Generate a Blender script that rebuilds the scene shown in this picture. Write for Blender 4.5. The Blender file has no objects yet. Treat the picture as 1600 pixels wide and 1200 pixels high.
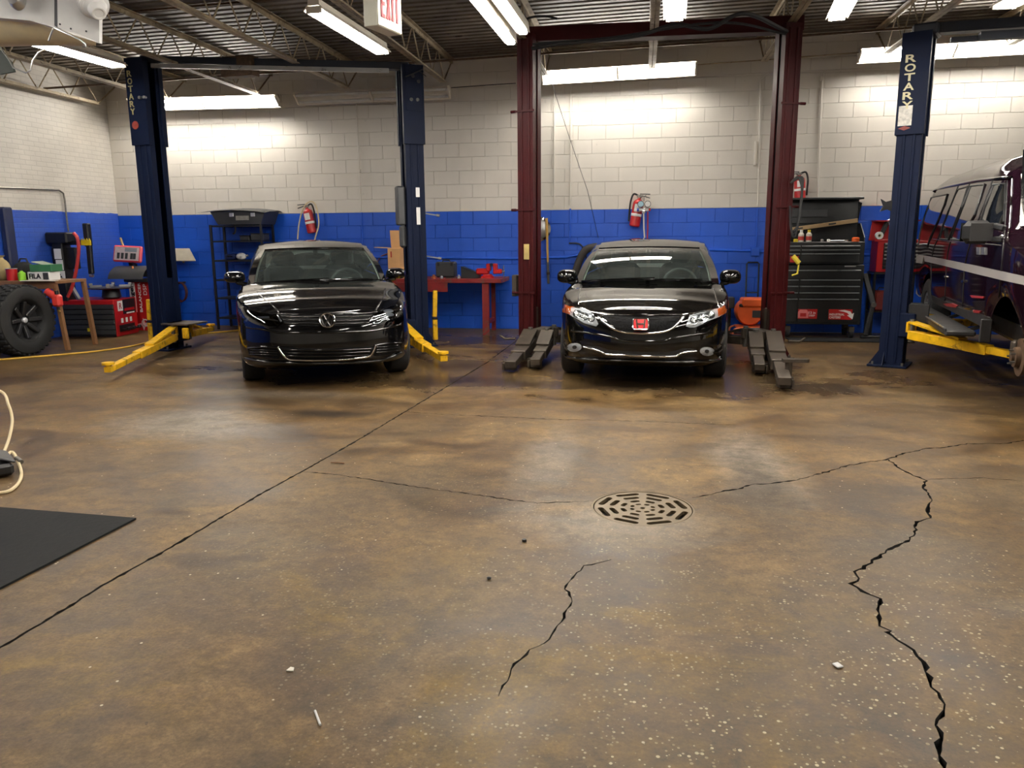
import bpy, bmesh, math, random
from math import sin, cos, pi, radians, sqrt
from mathutils import Vector, Matrix
from mathutils.bvhtree import BVHTree
from mathutils.geometry import delaunay_2d_cdt
random.seed(7)
S = bpy.context.scene
COL = S.collection

# ---------------------------------------------------------------- camera
FPX = 1209.0; PITCH = radians(11.03); YAW = radians(9.47); ROLL = radians(0.485); CH = 1.49; WALL_Y = 12.05
_fw = Vector((-sin(YAW)*cos(PITCH), cos(YAW)*cos(PITCH), -sin(PITCH)))
_r0 = Vector((cos(YAW), sin(YAW), 0)); _u0 = _r0.cross(_fw)
_rt = _r0*cos(ROLL) - _u0*sin(ROLL); _up = _u0*cos(ROLL) + _r0*sin(ROLL)
CAM = Vector((0, 0, CH))
cd = bpy.data.cameras.new('camera'); cam = bpy.data.objects.new('camera', cd); COL.objects.link(cam)
cd.sensor_fit = 'HORIZONTAL'; cd.sensor_width = 36.0; cd.lens = FPX/1600*36.0
cd.clip_start = 0.05; cd.clip_end = 100
cam.matrix_world = Matrix(((_rt.x, _up.x, -_fw.x, 0), (_rt.y, _up.y, -_fw.y, 0), (_rt.z, _up.z, -_fw.z, CH), (0, 0, 0, 1)))
S.camera = cam
# ---------------------------------------------------------------- world, exposure
S.view_settings.view_transform = 'Standard'; S.view_settings.look = 'None'
S.view_settings.gamma = 1.0; S.view_settings.use_curve_mapping = False
S.view_settings.exposure = 0.0
TUBE_POWER = 84.0          # emission strength of the fluorescent tubes
wd = bpy.data.worlds.new('world'); S.world = wd; wd.use_nodes = True
wd.node_tree.nodes['Background'].inputs[0].default_value = (0.02, 0.022, 0.026, 1)
wd.node_tree.nodes['Background'].inputs[1].default_value = 1.0

# ---------------------------------------------------------------- pixel -> place helpers
def RAY(x, y): return _fw + _rt*((x-800)/FPX) - _up*((y-600)/FPX)
def onz(x, y, z=0.0):
    d = RAY(x, y); return CAM + d*((z-CH)/d.z)
def ony(x, y, Y):
    d = RAY(x, y); return CAM + d*(Y/d.y)
def onx(x, y, X):
    d = RAY(x, y); return CAM + d*(X/d.x)

# ---------------------------------------------------------------- materials
def srgb(r, g, b):
    f = lambda c: (c/255/12.92) if c/255 <= .04045 else ((c/255+.055)/1.055)**2.4
    return (f(r), f(g), f(b), 1)
class N:
    def __init__(s, name):
        s.m = bpy.data.materials.new(name); s.m.use_nodes = True; s.t = s.m.node_tree
        s.b = s.t.nodes['Principled BSDF']; s.out = s.t.nodes['Material Output']
    def n(s, typ, **kw):
        o = s.t.nodes.new(typ)
        for k, v in kw.items():
            if k.startswith('i_'):
                key = k[2:]; key = int(key) if key.isdigit() else key.replace('_', ' ')
                if hasattr(v, 'is_output') or isinstance(v, bpy.types.NodeSocket): s.t.links.new(v, o.inputs[key])
                else: o.inputs[key].default_value = v
            else: setattr(o, k, v)
        return o
    def link(s, a, b): s.t.links.new(a, b)
    def coord(s, kind='Object'): return s.n('ShaderNodeTexCoord').outputs[kind]
    def pos(s): return s.n('ShaderNodeNewGeometry').outputs['Position']
    def noise(s, scale, detail=4, rough=.55, vec=None, dist=0.0, out='Fac'):
        k = s.n('ShaderNodeTexNoise'); k.inputs['Scale'].default_value = scale; k.inputs['Detail'].default_value = detail
        k.inputs['Roughness'].default_value = rough; k.inputs['Distortion'].default_value = dist
        if vec is not None: s.link(vec, k.inputs['Vector'])
        return k.outputs[out]
    def ramp(s, fac, stops):
        r = s.n('ShaderNodeValToRGB'); s.link(fac, r.inputs[0]); e = r.color_ramp.elements
        while len(e) < len(stops): e.new(.5)
        for i, (p, c) in enumerate(stops):
            e[i].position = p; e[i].color = c if hasattr(c, '__len__') else (c, c, c, 1)
        return r.outputs[0]
    def mix(s, fac, a, b, mode='MIX'):
        k = s.n('ShaderNodeMix'); k.data_type = 'RGBA'; k.blend_type = mode
        for sock, v in ((k.inputs[0], fac), (k.inputs[6], a), (k.inputs[7], b)):
            if isinstance(v, bpy.types.NodeSocket): s.link(v, sock)
            elif hasattr(v, '__len__'): sock.default_value = v
            else: sock.default_value = v if sock == k.inputs[0] else (v, v, v, 1)
        return k.outputs[2]
    def math(s, op, a, b=0.0, c=None):
        k = s.n('ShaderNodeMath'); k.operation = op
        for i, v in enumerate((a, b) if c is None else (a, b, c)):
            if isinstance(v, bpy.types.NodeSocket): s.link(v, k.inputs[i])
            else: k.inputs[i].default_value = v
        return k.outputs[0]
    def bump(s, h, strength=.3, dist=.01):
        k = s.n('ShaderNodeBump'); k.inputs['Strength'].default_value = strength; k.inputs['Distance'].default_value = dist
        s.link(h, k.inputs['Height']); s.link(k.outputs[0], s.b.inputs['Normal'])
    def set(s, **kw):
        for k, v in kw.items():
            sock = s.b.inputs[k.replace('_', ' ')]
            if isinstance(v, bpy.types.NodeSocket): s.link(v, sock)
            else: sock.default_value = v
MATS = {}
def mat(name, col, rough=.5, metal=0.0, var=.15, scale=8.0, coat=0.0, spec=.5, bump=0.0, dirt=None):
    if name in MATS: return MATS[name]
    k = N(name); c = srgb(*col); co = k.coord()
    f = k.noise(scale, 5, .6, co)
    dk = tuple(x*(1-var) for x in c[:3])+(1,); lt = tuple(min(1, x*(1+var)) for x in c[:3])+(1,)
    out = k.ramp(f, [(.3, dk), (.7, lt)])
    if dirt:
        g = k.ramp(k.noise(scale*.6, 6, .7, co, 1.5), [(.52, 0), (.66, 1)])
        out = k.mix(g, out, srgb(*dirt))
    k.set(Base_Color=out, Metallic=metal)
    k.b.inputs['Roughness'].default_value = rough
    k.set(Roughness=k.ramp(f, [(.2, max(0.02, rough-.06)), (.8, min(1, rough+.06))]))
    k.b.inputs['Specular IOR Level'].default_value = spec
    k.b.inputs['Coat Weight'].default_value = coat; k.b.inputs['Coat Roughness'].default_value = .03
    if bump: k.bump(k.noise(scale*6, 4, .6, co), bump, .004)
    MATS[name] = k.m; return k.m
def emis(name, col, s):
    k = N(name); k.set(Base_Color=(.8, .8, .8, 1), Emission_Color=col, Emission_Strength=s); MATS[name] = k.m; return k.m
def glassmat(name, tint, base=.06, gl=(1, 1, 1, 1), film=0.0):
    k = N(name); t = k.t; t.nodes.remove(k.b)
    tr = k.n('ShaderNodeBsdfTransparent'); tr.inputs[0].default_value = tint
    go = k.n('ShaderNodeBsdfGlossy'); go.inputs['Roughness'].default_value = .01; go.inputs[0].default_value = gl
    fr = k.n('ShaderNodeFresnel'); fr.inputs[0].default_value = 1.5
    f = k.math('ADD', fr.outputs[0], base)
    mx = k.n('ShaderNodeMixShader'); k.link(f, mx.inputs[0]); k.link(tr.outputs[0], mx.inputs[1]); k.link(go.outputs[0], mx.inputs[2])
    o_ = mx.outputs[0]
    if film:   # dust film, its pale tint also standing in for veiling reflection
        df = k.n('ShaderNodeBsdfDiffuse'); df.inputs[0].default_value = (.42, .50, .47, 1)
        m2 = k.n('ShaderNodeMixShader'); k.link(k.ramp(k.noise(5, 5, .6, k.coord()), [(.3, film*.6), (.7, film*1.4)]), m2.inputs[0]); k.link(o_, m2.inputs[1]); k.link(df.outputs[0], m2.inputs[2]); o_ = m2.outputs[0]
    k.link(o_, k.out.inputs[0]); MATS[name] = k.m; return k.m

# ---------------------------------------------------------------- mesh helpers
class MB:
    def __init__(s): s.v = []; s.f = []
    def add(s, vs, fs):
        o = len(s.v); s.v += [Vector(v) for v in vs]; s.f += [tuple(i+o for i in f) for f in fs]; return s
    def box(s, c, d, M=None, ch=0.0):
        """box centre c, size d, optional rotation M, ch = chamfer"""
        hx, hy, hz = d[0]/2, d[1]/2, d[2]/2; c = Vector(c)
        ch = min(ch, hx*.9, hy*.9, hz*.9)
        if ch <= 0:
            vs = [Vector((x*hx, y*hy, z*hz)) for x in (-1, 1) for y in (-1, 1) for z in (-1, 1)]
            fs = [(0, 1, 3, 2), (4, 6, 7, 5), (0, 4, 5, 1), (2, 3, 7, 6), (0, 2, 6, 4), (1, 5, 7, 3)]
        else:
            vs = []; idx = {}
            for x in (-1, 1):
                for y in (-1, 1):
                    for z in (-1, 1):
                        for a in range(3):
                            q = [x*(hx-ch), y*(hy-ch), z*(hz-ch)]; q[a] = (x, y, z)[a]*(hx, hy, hz)[a]
                            idx[(x, y, z, a)] = len(vs); vs.append(Vector(q))
            fs = []
            for a in range(3):
                b, e = (a+1) % 3, (a+2) % 3
                for sg in (-1, 1):
                    q = []
                    for p, r in ((-1, -1), (1, -1), (1, 1), (-1, 1)):
                        k = [0, 0, 0]; k[a] = sg; k[b] = p; k[e] = r; q.append(idx[tuple(k)+(a,)])
                    fs.append(tuple(q if sg > 0 else q[::-1]))
                for p in (-1, 1):
                    for r in (-1, 1):
                        k0 = [0, 0, 0]; k0[b] = p; k0[e] = r; k1 = k0[:]; k0[a] = -1; k1[a] = 1
                        q = (idx[tuple(k0)+(b,)], idx[tuple(k1)+(b,)], idx[tuple(k1)+(e,)], idx[tuple(k0)+(e,)])
                        fs.append(q if p*r > 0 else q[::-1])
            for x in (-1, 1):
                for y in (-1, 1):
                    for z in (-1, 1):
                        q = tuple(idx[(x, y, z, a)] for a in range(3)); fs.append(q if x*y*z > 0 else q[::-1])
        if M is not None: vs = [M @ v for v in vs]
        return s.add([v+c for v in vs], fs)
    def beam(s, p0, p1, w, h, up=(0, 0, 1), ch=0.0):
        p0 = Vector(p0); p1 = Vector(p1); d = p1-p0; L = d.length; y = d.normalized(); u = Vector(up)
        x = y.cross(u).normalized(); z = x.cross(y)
        M = Matrix((x, y, z)).transposed()
        return s.box((p0+p1)/2, (w, L, h), M, ch)
    def cyl(s, p0, p1, r, n=12, r2=None, caps=True):
        p0 = Vector(p0); p1 = Vector(p1); r2 = r if r2 is None else r2
        d = (p1-p0).normalized(); a = d.orthogonal().normalized(); b = d.cross(a)
        vs = []
        for p, q in ((p0, r), (p1, r2)):
            for i in range(n): t = 2*pi*i/n; vs.append(p+(a*cos(t)+b*sin(t))*q)
        fs = [(i, (i+1) % n, n+(i+1) % n, n+i) for i in range(n)]
        if caps: fs += [tuple(range(n))[::-1], tuple(range(n, 2*n))]
        return s.add(vs, fs)
    def tube(s, pts, r, n=8, closed=False):
        pts = [Vector(p) for p in pts]; m = len(pts); vs = []; prev = None
        for i, p in enumerate(pts):
            if closed: t = pts[(i+1) % m]-pts[i-1]
            else: t = pts[min(i+1, m-1)]-pts[max(i-1, 0)]
            t.normalize()
            a = t.orthogonal().normalized() if prev is None else (prev-t*prev.dot(t)).normalized()
            prev = a; b = t.cross(a); rr = r[i] if hasattr(r, '__len__') else r
            for k in range(n): q = 2*pi*k/n; vs.append(p+(a*cos(q)+b*sin(q))*rr)
        fs = []
        for i in range(m if closed else m-1):
            j = (i+1) % m
            for k in range(n): fs.append((i*n+k, i*n+(k+1) % n, j*n+(k+1) % n, j*n+k))
        if not closed: fs += [tuple(range(n))[::-1], tuple(range((m-1)*n, m*n))]
        return s.add(vs, fs)
    def lathe(s, prof, c=(0, 0, 0), axis=(0, 0, 1), n=24, closed=False, caps=True):
        """prof: (radius, height along axis)"""
        ax = Vector(axis).normalized(); a = ax.orthogonal().normalized(); b = ax.cross(a); c = Vector(c); m = len(prof)
        vs = []
        for r, h in prof:
            for i in range(n): t = 2*pi*i/n; vs.append(c+ax*h+(a*cos(t)+b*sin(t))*r)
        fs = []
        for j in range(m if closed else m-1):
            k = (j+1) % m
            for i in range(n): fs.append((j*n+i, j*n+(i+1) % n, k*n+(i+1) % n, k*n+i))
        if not closed and caps:
            if prof[0][0] > 1e-4: fs.append(tuple(range(n))[::-1])
            if prof[-1][0] > 1e-4: fs.append(tuple(range((m-1)*n, m*n)))
        return s.add(vs, fs)
    def prism(s, poly, o, ux, uy, depth):
        """extrude a 2-D polygon: o + ux*a + uy*b, thickness depth along ux x uy"""
        o = Vector(o); ux = Vector(ux); uy = Vector(uy); nz = ux.cross(uy).normalized(); m = len(poly)
        vs = [o+ux*a+uy*b for a, b in poly]; vs += [v+nz*depth for v in vs]
        fs = [tuple(range(m))[::-1], tuple(range(m, 2*m))]+[(i, (i+1) % m, m+(i+1) % m, m+i) for i in range(m)]
        return s.add(vs, fs)
    def grid(s, P, closed_u=False):
        nu = len(P); nv = len(P[0]); fs = []
        for i in range(nu if closed_u else nu-1):
            for j in range(nv-1):
                k = (i+1) % nu; fs.append((i*nv+j, k*nv+j, k*nv+j+1, i*nv+j+1))
        return s.add([p for r in P for p in r], fs)
    def ell(s, c, r, n=16, m=10, M=None):
        c = Vector(c); P = []
        for i in range(m+1):
            a = -pi/2+pi*i/m; row = []
            for j in range(n):
                b = 2*pi*j/n; v = Vector((r[0]*cos(a)*cos(b), r[1]*cos(a)*sin(b), r[2]*sin(a)))
                row.append(c+(M @ v if M is not None else v))
            P.append(row)
        fs = []
        for i in range(m):
            for j in range(n): fs.append((i*n+j, i*n+(j+1) % n, (i+1)*n+(j+1) % n, (i+1)*n+j))
        return s.add([p for r_ in P for p in r_], fs)
    def mesh(s, name, m, smooth=35):
        me = bpy.data.meshes.new(name); me.from_pydata([tuple(v) for v in s.v], [], s.f); me.validate()
        bm = bmesh.new(); bm.from_mesh(me); bmesh.ops.remove_doubles(bm, verts=bm.verts, dist=1e-5)
        bmesh.ops.recalc_face_normals(bm, faces=bm.faces); bm.to_mesh(me); bm.free()
        if m: me.materials.append(m)
        if smooth:
            me.polygons.foreach_set('use_smooth', [True]*len(me.polygons)); me.set_sharp_from_angle(angle=radians(smooth))
        return me
def MW(o):
    m = Matrix.LocRotScale(o.location, o.rotation_euler, o.scale)
    return (MW(o.parent) @ o.matrix_parent_inverse @ m) if o.parent else m
def obj(name, mb, m, parent=None, world=False, smooth=35, label=None):
    me = mb if isinstance(mb, bpy.types.Mesh) else mb.mesh(name, m, smooth)
    o = bpy.data.objects.new(name, me); COL.objects.link(o)
    if parent:
        o.parent = parent
        if world: o.matrix_parent_inverse = MW(parent).inverted()
    if label: o['label'] = label
    return o
def tag(o, label, cat, group=None):
    o['label'] = label; o['category'] = cat
    if group: o['group'] = group
    return o
def thing(name, label, cat, loc=(0, 0, 0), rotz=0.0, group=None):
    o = bpy.data.objects.new(name, None); COL.objects.link(o); o.empty_display_size = .1
    o.location = loc; o.rotation_euler = (0, 0, rotz)
    return tag(o, label, cat, group)
def struct(o): o['kind'] = 'structure'; return o
def copy_thing(root, loc, label, group=None, rotz=None):
    def cp(o, par):
        c = o.copy(); COL.objects.link(c); c.parent = par
        if par is not None: c.matrix_parent_inverse = o.matrix_parent_inverse
        for ch in [x for x in KIDS.get(o.name, [])]: cp(ch, c)
        return c
    KIDS = {}
    for o in COL.objects:
        if o.parent: KIDS.setdefault(o.parent.name, []).append(o)
    r = cp(root, None); r.location = loc
    if rotz is not None: r.rotation_euler.z = rotz
    r['label'] = label
    if group: r['group'] = group
    return r
def text(name, body, c, right, up, w, h, m, parent=None, d=.002, world=True, bold=0.0):
    cu = bpy.data.curves.new('t', 'FONT'); cu.body = body; cu.extrude = .01; cu.offset = bold
    to = bpy.data.objects.new('t', cu); me = bpy.data.meshes.new_from_object(to)
    xs = [v.co.x for v in me.vertices]; ys = [v.co.y for v in me.vertices]
    x0, x1, y0, y1 = min(xs), max(xs), min(ys), max(ys)
    c = Vector(c); r = Vector(right).normalized(); u = Vector(up).normalized(); nn = r.cross(u)
    for v in me.vertices:
        q = v.co; v.co = c+r*((q.x-(x0+x1)/2)/(x1-x0)*w)+u*((q.y-(y0+y1)/2)/(y1-y0)*h)+nn*(d*(1 if q.z > 0 else -.5))
    bpy.data.objects.remove(to); bpy.data.curves.remove(cu)
    me.name = name; me.materials.clear(); me.materials.append(m)
    return obj(name, me, m, parent, world)
def catmull(pts, n):
    pts = [Vector(p) for p in pts]; out = []; m = len(pts)-1
    for k in range(n+1):
        t = k/n*m; i = min(int(t), m-1); u = t-i
        p1, p2 = pts[i], pts[i+1]; p0 = pts[i-1] if i > 0 else p1*2-p2; p3 = pts[i+2] if i+2 <= m else p2*2-p1
        out.append(.5*((2*p1)+(p2-p0)*u+(2*p0-5*p1+4*p2-p3)*u*u+(3*p1-p0-3*p2+p3)*u**3))
    return out
def interp(tab, x):
    if x <= tab[0][0]: return tab[0][1]
    for (a, b), (c, d) in zip(tab, tab[1:]):
        if x <= c: t = (x-a)/(c-a); t = t*t*(3-2*t)*.5+t*.5; return b+(d-b)*t
    return tab[-1][1]
def RZ(a): return Matrix.Rotation(a, 3, 'Z')
# ================================================================ common materials
M_white = mat('painted_white', (226, 220, 208), .55, var=.04, scale=3)
M_blackp = mat('black_paint_metal', (22, 22, 24), .42, var=.25, scale=10)
M_rubber = mat('black_rubber', (24, 24, 25), .75, var=.2, scale=14, bump=.2)
M_blackpl = mat('black_plastic', (20, 20, 21), .45, var=.15)
M_steel = mat('worn_steel', (120, 118, 112), .42, .8, var=.25, scale=20)
M_chrome = mat('chrome', (225, 225, 225), .08, 1.0, var=.03)
M_alu = mat('aluminium', (190, 190, 188), .3, .9, var=.08)
M_red = mat('red_enamel', (170, 22, 24), .38, var=.15, scale=5)
M_yel = mat('yellow_lift_paint', (222, 172, 18), .45, var=.18, scale=9, dirt=(120, 88, 20))
M_navy = mat('navy_lift_paint', (7, 18, 42), .58, var=.15, scale=4, spec=.15)
M_maroon = mat('maroon_lift_paint', (52, 8, 10), .5, var=.2, scale=4, spec=.18)
M_dkmetal = mat('greasy_dark_steel', (70, 62, 53), .5, .4, var=.3, scale=16)
M_dkgrey = mat('dark_grey_paint', (52, 53, 54), .45, var=.12)
M_wlabel = mat('white_label', (225, 224, 220), .5, var=.03)
M_paleplastic = mat('off_white_plastic', (222, 216, 200), .45, var=.05)
M_wood = mat('brown_wood', (120, 84, 52), .6, var=.25, scale=6)
M_card = mat('cardboard', (206, 160, 108), .8, var=.08, scale=5)
M_tread = mat('tyre_rubber', (26, 26, 26), .8, var=.25, scale=12, bump=.25)
M_orange = mat('orange_plastic', (226, 96, 36), .42, var=.08)
M_rust = mat('rusty_steel', (92, 72, 54), .65, .4, var=.4, scale=18)

# ---- painted block wall
def blockpaint(name, col, var):
    k = N(name); p = k.pos(); c = srgb(*col)
    f = k.noise(1.1, 5, .6, p); g = k.noise(16, 4, .6, p)
    dk = tuple(x*(1-var) for x in c[:3])+(1,); lt = tuple(min(1, x*(1+var*.6)) for x in c[:3])+(1,)
    col1 = k.ramp(f, [(.3, dk), (.7, lt)])
    spots = k.ramp(k.noise(7, 2, .5, p), [(.74, 0), (.8, 1)])
    col1 = k.mix(k.math('MULTIPLY', spots, .35), col1, tuple(x*.55 for x in c[:3])+(1,))
    k.set(Base_Color=col1); k.set(Roughness=k.ramp(g, [(.2, .36), (.8, .55)]))
    k.bump(k.math('ADD', g, k.noise(60, 3, .6, p)), .25, .004); MATS[name] = k.m; return k.m
M_bwhite = blockpaint('white_block_paint', (214, 208, 197), .07)
M_bblue = blockpaint('blue_block_paint', (12, 80, 194), .16)

# ---- painted brick (left wall): two-tone paint, brick courses as fine relief
def brickpaint():
    k = N('painted_brick'); p = k.pos(); sx = k.n('ShaderNodeSeparateXYZ'); k.link(p, sx.inputs[0])
    cm = k.n('ShaderNodeCombineXYZ'); k.link(sx.outputs[1], cm.inputs[0]); k.link(sx.outputs[2], cm.inputs[1])
    br = k.n('ShaderNodeTexBrick'); k.link(cm.outputs[0], br.inputs[0])
    br.inputs['Scale'].default_value = 1.0; br.inputs['Brick Width'].default_value = .203; br.inputs['Row Height'].default_value = .0677
    br.inputs['Mortar Size'].default_value = .006; br.inputs['Mortar Smooth'].default_value = .4
    br.inputs[1].default_value = (1, 1, 1, 1); br.inputs[2].default_value = (.9, .9, .9, 1); br.inputs[3].default_value = (.72, .72, .72, 1)
    zz = k.math('ADD', sx.outputs[2], k.math('MULTIPLY', k.math('SUBTRACT', k.noise(6, 3, .5, p), .5), .03))
    up = k.math('GREATER_THAN', zz, 1.868)
    base = k.mix(up, srgb(12, 76, 188), srgb(214, 208, 197))
    base = k.mix(.55, base, br.outputs[0], 'MULTIPLY')
    base = k.mix(k.math('MULTIPLY', k.ramp(k.noise(1.2, 5, .6, p), [(.35, 1), (.7, 0)]), .22), base, 0.12, 'MIX')
    k.set(Base_Color=base, Roughness=.5)
    k.bump(k.math('ADD', k.math('MULTIPLY', br.outputs[1], -1.0), k.math('MULTIPLY', k.noise(40, 3, .6, p), .3)), .5, .006)
    return k.m
M_brick = brickpaint()

# ---- concrete floor
def floormat():
    k = N('stained_concrete'); p = k.pos()
    sx = k.n('ShaderNodeSeparateXYZ'); k.link(p, sx.inputs[0]); X, Y = sx.outputs[0], sx.outputs[1]
    st = k.n('ShaderNodeMapping'); k.link(p, st.inputs[0]); st.inputs['Scale'].default_value = (.75, 1.0, 1); sv = st.outputs[0]
    n1 = k.noise(.55, 6, .6, sv, .6); n2 = k.noise(1.7, 7, .65, sv, .8); n3 = k.noise(6, 6, .65, sv, .4); n4 = k.noise(45, 4, .6, p)
    col = k.ramp(n2, [(.27, srgb(44, 31, 19)), (.43, srgb(80, 61, 38)), (.58, srgb(104, 82, 51)), (.74, srgb(132, 108, 72))])
    # ochre film, with the yellow cast of the lighting partly painted in
    och = k.ramp(k.noise(.9, 6, .68, p, 1.0), [(.46, 0), (.62, 1)])
    def blob(cx, cy, rx, ry, soft=.55, amp=.5):
        a = k.math('DIVIDE', k.math('SUBTRACT', X, cx), rx); b = k.math('DIVIDE', k.math('SUBTRACT', Y, cy), ry)
        d = k.math('SQRT', k.math('ADD', k.math('MULTIPLY', a, a), k.math('MULTIPLY', b, b)))
        d = k.math('ADD', d, k.math('MULTIPLY', k.math('SUBTRACT', n2, .5), amp*2.2))
        return k.ramp(d, [(1-soft, 1), (1+.15, 0)])
    och = k.math('MULTIPLY', och, k.math('MULTIPLY_ADD', blob(-.5, 2.0, 2.8, 1.8), .95, .18))
    col = k.mix(och, col, srgb(106, 82, 30))
    # grey worn haze
    gh = k.ramp(k.noise(.7, 6, .62, sv, .9), [(.48, 0), (.66, 1)])
    col = k.mix(k.math('MULTIPLY', gh, .4), col, srgb(94, 82, 62))
    # pale scuffed patches
    for (cx, cy, rx, ry, a) in ((2.9, 3.9, 1.0, .9, .75), (2.3, 3.15, .9, .35, .65), (-3.6, 5.6, .9, .7, .5), (.75, 5.0, .35, 1.1, .55), (-.1, 3.9, .7, .45, .5), (-3.5, 6.8, 1.2, .25, .4), (-.6, 5.0, .25, 1.0, .4)):
        col = k.mix(k.math('MULTIPLY', blob(cx, cy, rx, ry, .7), a), col, srgb(140, 132, 120))
    # oil and wheel-mark stains
    for (cx, cy, rx, ry, a) in ((-4.6, 7.9, .8, .5, .7), (-2.1, 7.6, .5, .4, .8), (-1.35, 7.6, .6, .35, .7), (1.7, 7.7, .7, .3, .7), (0.1, 7.6, 1.3, .5, .6), (-3.2, 6.6, 1.6, .35, .55), (-2.6, 6.05, .5, .16, .9), (3.0, 7.5, 1.2, .5, .6), (-2.52, 3.68, .18, .08, .75), (.72, 4.6, .22, .8, .55), (-2.0, 3.1, .22, .10, .6), (-1.8, 3.16, .12, .05, .6), (-2.2, 10.7, .8, .5, .6), (-5.6, 9.7, 1.2, .3, .6), (-7.1, 9.2, 1.0, .25, .55), (2.4, 10, .8, .3, .45), (-3.6, 6.15, .9, .12, .5)):
        col = k.mix(k.math('MULTIPLY', blob(cx, cy, rx, ry, .6), a), col, srgb(40, 33, 26))
    col = k.mix(k.math('MULTIPLY', k.ramp(n3, [(.40, 1), (.54, 0)]), .38), col, srgb(52, 43, 33))
    col = k.mix(k.math('MULTIPLY', k.ramp(n1, [(.36, 1), (.5, 0)]), .4), col, srgb(60, 51, 41))
    # fine mottling of the worn surface
    col = k.mix(.75, col, k.ramp(k.noise(17, 6, .7, p, .3), [(.30, .55), (.5, 1.0), (.72, 1.45)]), 'MULTIPLY')
    col = k.mix(.75, col, k.ramp(k.noise(75, 4, .7, p), [(.30, .6), (.5, 1.0), (.7, 1.4)]), 'MULTIPLY')
    # dark specks
    col = k.mix(k.ramp(k.noise(30, 3, .6, p), [(.70, 0), (.76, .7)]), col, srgb(34, 28, 22))
    # exposed aggregate
    vo = k.n('ShaderNodeTexVoronoi'); vo.feature = 'F1'; k.link(p, vo.inputs['Vector']); vo.inputs['Scale'].default_value = 62; vo.inputs['Randomness'].default_value = 1.0
    rs = k.n('ShaderNodeSeparateColor'); k.link(vo.outputs['Color'], rs.inputs[0])
    # stone size differs from cell to cell
    dd = k.math('SUBTRACT', vo.outputs['Distance'], k.math('MULTIPLY', rs.outputs[1], .36))
    chip = k.ramp(dd, [(.0, 1), (.07, 0)])
    cells = k.math('GREATER_THAN', rs.outputs[0], .45)
    wear = k.ramp(k.noise(1.3, 5, .7, p, .6), [(.38, 0), (.54, 1)])
    wear = k.math('MULTIPLY', wear, k.math('MAXIMUM', blob(.95, 2.1, 2.2, 1.8, .6), k.math('MULTIPLY', blob(-.6, 3.6, 2.2, 1.6, .7), .35)))
    am = k.math('MULTIPLY', k.math('MULTIPLY', chip, cells), wear)
    col = k.mix(am, col, k.ramp(rs.outputs[2], [(0, srgb(134, 116, 82)), (1, srgb(190, 176, 142))]))
    # a few loose light crumbs everywhere
    v2 = k.n('ShaderNodeTexVoronoi'); k.link(p, v2.inputs['Vector']); v2.inputs['Scale'].default_value = 26
    r2 = k.n('ShaderNodeSeparateColor'); k.link(v2.outputs['Color'], r2.inputs[0])
    cr = k.math('MULTIPLY', k.ramp(v2.outputs['Distance'], [(.10, 1), (.16, 0)]), k.math('GREATER_THAN', r2.outputs[0], .95))
    col = k.mix(cr, col, srgb(180, 166, 140))
    k.set(Base_Color=col)
    rr = k.ramp(n2, [(.3, .34), (.55, .46), (.75, .58)])
    wet = k.math('MAXIMUM', blob(-1.0, 8.2, 5.5, 1.7, .5), blob(-2.0, 10.7, 2.5, 1.0, .6))
    rr = k.mix(k.math('MULTIPLY', wet, .8), rr, .20)
    k.set(Roughness=rr); k.b.inputs['Specular IOR Level'].default_value = .24
    k.bump(k.math('ADD', k.math('MULTIPLY', n4, .5), k.math('ADD', n3, k.math('MULTIPLY', am, .5))), .22, .006)
    return k.m
M_floor = floormat()
M_groove = mat('dirt_in_crack', (16, 13, 10), .95, var=.3, scale=30)

# ================================================================ floor with real cracks, joint and drain hole
def pxpath(pts, ox=0, oy=0, s=1.0): return [onz(ox+x/s, oy+y/s).xy for x, y in pts]
CR3 = lambda pts: pxpath(pts, 1100, 640, 3.2)
CR4 = lambda pts: pxpath(pts, 1000, 850, 3.2)
CR6 = lambda pts: pxpath(pts, 400, 640, 2.667)
cracks = []
joint = [Vector((-1.63, 12.0))]+list(reversed(pxpath([(0, 1012), (75, 968), (160, 915), (255, 862), (335, 815), (405, 773), (475, 735), (550, 693), (630, 645), (700, 603), (760, 567), (810, 530)])))+[Vector((-2.42, 0.3)), Vector((-2.6, -4.5))]
cracks.append((joint, .015, .005))
cracks.append((pxpath([(470, 737), (500, 739), (530, 742), (590, 751), (660, 762), (735, 772), (790, 780), (840, 786), (920, 783)]), .007, .012))
cracks.append((CR3([(-60, 440), (0, 430), (100, 405), (170, 398), (230, 375), (380, 365), (500, 343), (600, 315), (700, 283), (800, 265), (920, 248), (1010, 215), (1110, 195), (1200, 190), (1320, 170), (1500, 170), (1600, 155), (1900, 140)]), .010, .014))
cracks.append((CR3([(918, 246), (970, 290), (1050, 330), (1110, 355), (1095, 385), (1140, 450), (1115, 500), (1130, 540), (1060, 560), (1055, 610), (1020, 660), (950, 690), (900, 715), (820, 775), (760, 810), (775, 860), (735, 870), (790, 910), (880, 945), (865, 1000), (880, 1080), (940, 1110)])+CR4([(1240, 440), (1290, 480), (1360, 530), (1420, 590), (1450, 690), (1520, 800), (1490, 880), (1500, 1000), (1510, 1120), (1500, 1300)]), .011, .012))
cracks.append((CR6([(1480, 625), (1420, 640), (1370, 650), (1330, 690), (1285, 735), (1320, 800), (1290, 850), (1250, 920), (1200, 975), (1140, 1000), (1080, 1060), (1045, 1130), (1010, 1195)]), .006, .012))
cracks.append((pxpath([(630, 643), (700, 648), (780, 651), (860, 655), (1000, 658), (1150, 664)]), .006, .016))
cracks.append((CR3([(1110, 352), (1210, 345), (1400, 342), (1600, 358)]), .005, .012))
DR_C = Vector((onz(1004, 793).x, onz(1004, 793).y)); DR_R = .283
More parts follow.
